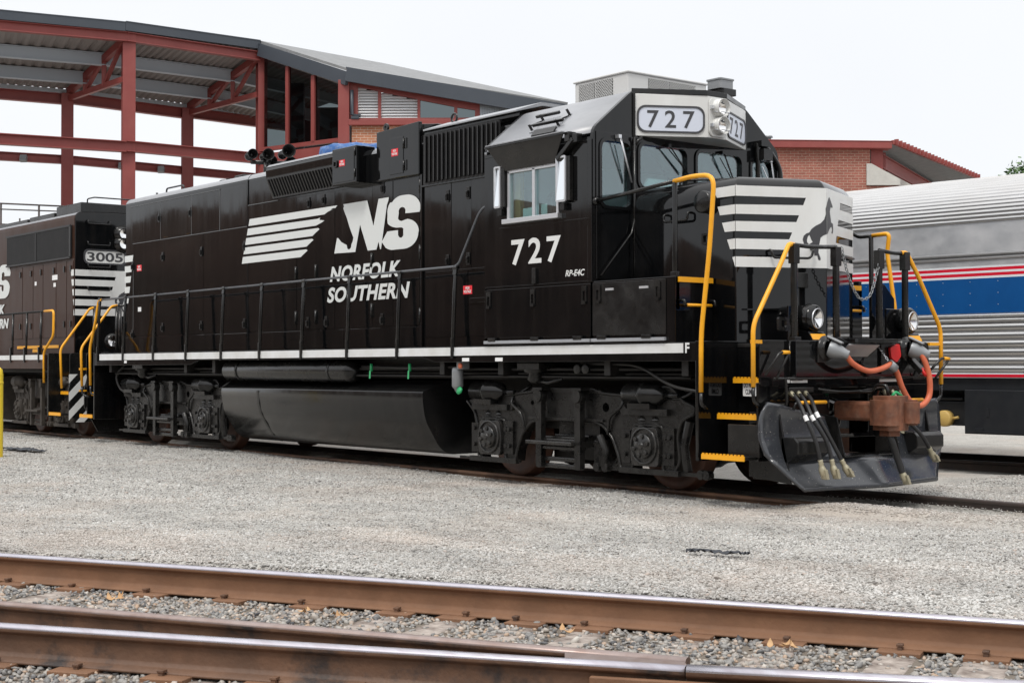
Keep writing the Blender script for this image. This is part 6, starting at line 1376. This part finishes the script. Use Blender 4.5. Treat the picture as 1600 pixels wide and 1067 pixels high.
mb.bar((-4.75,42.05,zc(-4.77)-.02),(1.6,42.05,zc(1.6)-.02),.1,.38); mb.bar((-4.75,42.08,zc(-4.77)+.18),(1.6,42.08,zc(1.6)+.18),.14,.03); ph(mb, 'fascia', M['slate'])
mb = MB(); z1 = 11.12
Rf = [(-7.62,44.3,11.12),(-4.72,42.05,9.82),(1.6,42.05,8.83),(1.6,47,9.75),(-1.54,49,10.62),(-4.35,50,11.60)]
mb.add(Rf, [(0,1,5),(1,2,3,4,5)]); rf = ph(mb, 'roof', M['roofgrey']); rf.modifiers.new('t', 'SOLIDIFY').thickness = -.08
mb = MB(); mb.plate([(-4.70,8.47),(-.92,8.47),(-.92,zc(-.92)-.02),(-4.7,zc(-4.7)-.02)], [[(-4.44,8.52),(-3.86,8.52),(-3.86,9.30),(-4.44,9.42)],[(-3.77,8.52),(-2.72,8.52),(-2.72,9.06),(-3.77,9.27)],[(-2.64,8.52),(-1.66,8.52),(-1.66,8.84),(-2.64,9.03)],[(-1.57,8.52),(-1.06,8.52),(-1.06,8.74),(-1.57,8.82)]], lambda u,v,w: (u, 42.32+w, v), .1); wf_ = ph(mb, 'window_wall', M['redsteel'])
for x0, x1, za, zb in ((-4.44,-3.86,9.42,9.30),(-3.77,-2.72,9.27,9.06)):
    mb = MB(); z = 8.55
    while z < max(za, zb):
        xr = x1 if z < zb-.03 else x0+(x1-x0)*max(0,(za-z)/(za-zb+1e-6)); 
        if xr > x0+.05: mb.obox(((x0+xr)/2,42.40,z), (1,0,0), (0,.7,.7), (0,-.7,.7), (xr-x0)/2, .052, .006)
        z += .082
    ph(mb, 'louvre', M['louver'], 0, wf_)
    mb = MB(); mb.box(x0,x1,42.5,42.52,8.5,max(za,zb)); ph(mb, 'louvre_back', M['acdark'], 0, wf_)
for x0, x1, za, zb in ((-2.64,-1.66,9.03,8.84),(-1.57,-1.06,8.82,8.74)):
    mb = MB(); mb.add([(x0,42.38,8.52),(x1,42.38,8.52),(x1,42.38,zb),(x0,42.38,za)], [(0,1,2,3)]); ph(mb, 'window_pane', M['bglass'], 0, wf_)
mb = MB(); mb.box(-4.7,.2,42.18,42.4,8.29,8.46); ph(mb, 'sill_beam', M['redsteel'], .01)
mb = MB(); mb.box(-4.62,3.5,42.33,42.6,0,8.29); ph(mb, 'brick_wall', M['brick'])
mb = MB(); mb.box(-4.62,-4.4,42.15,42.32,8.47,8.55); mb.tube([(-4.6,42.2,9.3),(-4.6,42.2,8.6),(-4.35,42.2,8.55)], .05, 8); ph(mb, 'downpipe', M['slate'])
mb = MB()
for k in range(36): x = -.9+k*.07; mb.box(x,x+.035,42.30,42.34,7.5,zc(x)-.2)
mb.box(-.92,1.6,42.34,42.36,7.5,8.55); mb.add([(-.92,42.35,8.5),(1.6,42.35,8.5),(1.6,42.35,zc(1.6)-.02),(-.92,42.35,zc(-.92)-.02)], [(0,1,2,3)]); ph(mb, 'corrugated_wall', M['corr'])
mb = MB(); mb.box(-7.2,-4.7,49.0,49.1,7.6,10.0); mb.add([(-7.62,44.7,10.9),(-4.75,42.7,9.55),(-4.3,49.5,10.9),(-7.4,50,9.9)], [(0,1,2,3)]); ph(mb, 'inner_ceiling', M['slate'])
mb = MB(); mb.box(-6.9,-6.5,45.8,46.1,0,10.2); ph(mb, 'inner_column', M['slate'])
# ---- red brick building to the right
RB = broot('brick_building', 9.5, 48, 'red brick building with red metal eaves and a pale concrete buttress above the silver coach', 'building')
def pb(mb, name, m, bevel=0, parent=None): return mb.build(name, m, parent or RB, bevel)
mb = MB(); mb.plate([(4.5,0),(13.2,0),(13.2,7.22),(11.73,7.22),(11.73,8.44),(4.5,8.52)], [], lambda u,v,w: (u, 48+w, v), .4); pb(mb, 'brick_wall', M['brickred'])
mb = MB(); mb.prism([(4.5,8.50),(12.38,8.42),(12.38,8.63),(4.5,8.73)], 'Y', 47.72, 48.3); mb.prism([(4.5,8.735),(12.4,8.635),(12.4,8.66),(4.5,8.76)], 'Y', 47.7, 48.4); pb(mb, 'fascia', M['redsteel'], .01)
mb = MB(); mb.plate([(11.6,7.95),(11.76,7.95),(12.70,7.43),(12.70,7.24),(11.6,7.24)], [], lambda u,v,w: (u, 47.93+w, v), .45); mb.plate([(12.2,7.9),(12.5,7.9),(13.6,7.3),(12.2,7.3)], [], lambda u,v,w: (u, 49.2+w, v), .4); pb(mb, 'concrete_buttress', M['concrete'], .01)
mb = MB(); mb.box(11.78,12.18,48.1,48.3,7.4,8.42); mb.box(12.24,12.42,48.7,48.9,7.2,8.42); pb(mb, 'steel_column', M['redsteel'])
E0, E1 = Vector((12.40,47.72,8.62)), Vector((17.8,56.0,8.50))
mb = MB(); mb.bar(E0, E1, .10, .12)
for k in range(26): q = E0.lerp(E1, (k+.5)/26); mb.obox(q+Vector((.05,-.05,.02)), (E1-E0), (0,0,1), (1,-.6,0), .02, .09, .07)
pb(mb, 'gutter', M['redsteel'])
mb = MB(); mb.add([tuple(E0),tuple(E1),(14.2,57.5,8.3),(11.9,48.6,8.36)], [(0,1,2,3)]); mb.add([(4.5,48.0,8.75),(12.42,47.72,8.66),(17.8,56,8.56),(10,62,10.6),(4.5,60,10.6)], [(0,1,2,3,4)]); pb(mb, 'roof', M['roofgrey'])
mb = MB(); ibeam(mb, (12.2,48.5,8.10), (17.0,58.0,8.05), .46, .2); pb(mb, 'eave_beam', M['redsteel'])
mb = MB(); mb.add([(12.5,49.3,6.0),(16.6,58.2,6.0),(16.6,58.2,7.9),(12.5,49.3,7.9)], [(0,1,2,3)]); gwn = pb(mb, 'glass_wall', M['bglass'])
mb = MB()
for t in (.42,.5,.8): q = Vector((12.5,49.2,7)).lerp(Vector((16.6,58.1,7)), t); mb.box(q.x-.05,q.x+.05,q.y-.05,q.y+.05,6.0,7.95)
mb.bar((12.3,48.9,7.9),(13.5,50.5,6.9),.06,.06); pb(mb, 'mullion', M['redsteel'], 0, gwn)
mb = MB(); mb.box(8,13,58,58.3,0,8.0); mb.box(12.6,17,58.6,58.8,0,7.8); pb(mb, 'rear_wall', M['slate'])
mb = MB(); mb.lathe((8.5,48.6,8.6), (0,0,1), [(0,.1),(.3,.1),(.3,.16),(.36,.14),(.37,.001)], 12); pb(mb, 'roof_vent_pipe', M['conngrey'])
# ---- tree behind the coach at the right edge
def tree(x, y, h, label):
    bx_, by_, _ = site(x, y)
    tr = root('tree', (bx_, by_, 0), label, 'tree')
    mb = MB(); mb.tube([(bx_,by_,-.2),(bx_+.1,by_,h*.4),(bx_+.2,by_+.1,h*.8)], [.28,.18,.06], 10)
    for k in range(7):
        a = k*2.4; z = h*(.4+.07*k); mb.tube([(bx_+.1,by_,z),(bx_+math.cos(a)*1.2,by_+math.sin(a)*1.2,z+.9),(bx_+math.cos(a)*2,by_+math.sin(a)*2,z+1.4)], [.09,.05,.02], 6)
    mb.build('trunk', M['bark'], tr)
    n = 22000; u = rng.normal(size=(n,3)); u /= np.linalg.norm(u, axis=1)[:,None]; r = rng.uniform(.45,1,n)**.5
    cl = rng.normal(size=(40,3)); cl /= np.linalg.norm(cl, axis=1)[:,None]
    c = cl[rng.integers(0,40,n)]*np.array([2.2,2.2,h*.28])*rng.uniform(.5,1,(n,1))+u*r[:,None]*.75+np.array([bx_+.1,by_,h*.70])
    a = rng.normal(size=(n,3)); a /= np.linalg.norm(a, axis=1)[:,None]; b = np.cross(a, u); b /= np.linalg.norm(b, axis=1)[:,None]
    s = rng.uniform(.07,.16,(n,1)); q = np.stack([c-a*s, c-b*s*.5, c+a*s, c+b*s*.5], 1).reshape(-1,3)
    q -= np.array([bx_,by_,0]); me = bpy.data.meshes.new('crown'); me.vertices.add(n*4); me.vertices.foreach_set('co', q.astype(np.float32).ravel()); me.loops.add(n*4); me.loops.foreach_set('vertex_index', np.arange(n*4, dtype=np.int32)); me.polygons.add(n); me.polygons.foreach_set('loop_start', np.arange(0,n*4,4,dtype=np.int32)); me.update(); me.materials.append(M['foliage'])
    o = bpy.data.objects.new('crown', me); COL.objects.link(o); o.parent = tr
tree(24.6, 70, 10.9, 'green tree top showing above the coach roof at the right edge')
# ---- railing beyond locomotive 3005
RL = root('pipe_railing', (-20,7,0), 'thin dark pipe railing on a raised platform beyond locomotive 3005', 'railing', off=(-20,7,0))
def rp(px_, z, d): x = (px_-800)/2296.3*d; q = site(x, d); return Vector((q[0], q[1], z))
D_ = 36
mb = MB(); zz = lambda y: 1.3746+(570.9-y)/2296.3*D_
mb.tube([rp(-60,zz(314),D_),rp(0,zz(316.5),D_),rp(118,zz(322),D_)], .02, 6); mb.tube([rp(-60,zz(324),D_),rp(0,zz(325.5),D_),rp(115,zz(330),D_)], .016, 6); mb.build('rail', M['blackrail'], RL)
for x in (-40, 0.5, 60):
    mb = MB(); mb.cyl(rp(x,0,D_), rp(x,zz(317+x*.04),D_), .025, 6); mb.build('post', M['blackrail'], RL)
mb = MB(); mb.tube([rp(-60,zz(334),D_+2),rp(52,zz(339),D_+2)], .02, 6); mb.tube([rp(-60,zz(343),D_+2),rp(52,zz(346),D_+2)], .016, 6); mb.cyl(rp(30,0,D_+2),rp(30,zz(327),D_+2),.02,6); mb.cyl(rp(45,0,D_+2),rp(45,zz(338),D_+2),.02,6); mb.build('lower_rail', M['blackrail'], RL)
# ---- unseen wooded slope added behind the camera for brown reflections in the paint
n = 90; mb = MB(); rows = []
for i in range(n):
    x = -150+i*3.4; h = float(np.interp(x, [-150,-110,-85,-60,150], [17.5,16.5,14,11.5,11]))+1.6*math.sin(i*.9)+1.6*math.sin(i*2.3+1)+1.2*math.sin(i*5.1)
    rows.append([(x,-62,-1),(x,-60,h*.55),(x+.6,-62,h*.9),(x,-66,h),(x,-90,h*.9)])
mb.sheet(rows); wd = mb.build('reflected_woodland', M['wood2']); tag(wd, 'dark brown wooded slope added behind the viewpoint for reflections', 'reflected_woodland', kind='stuff')
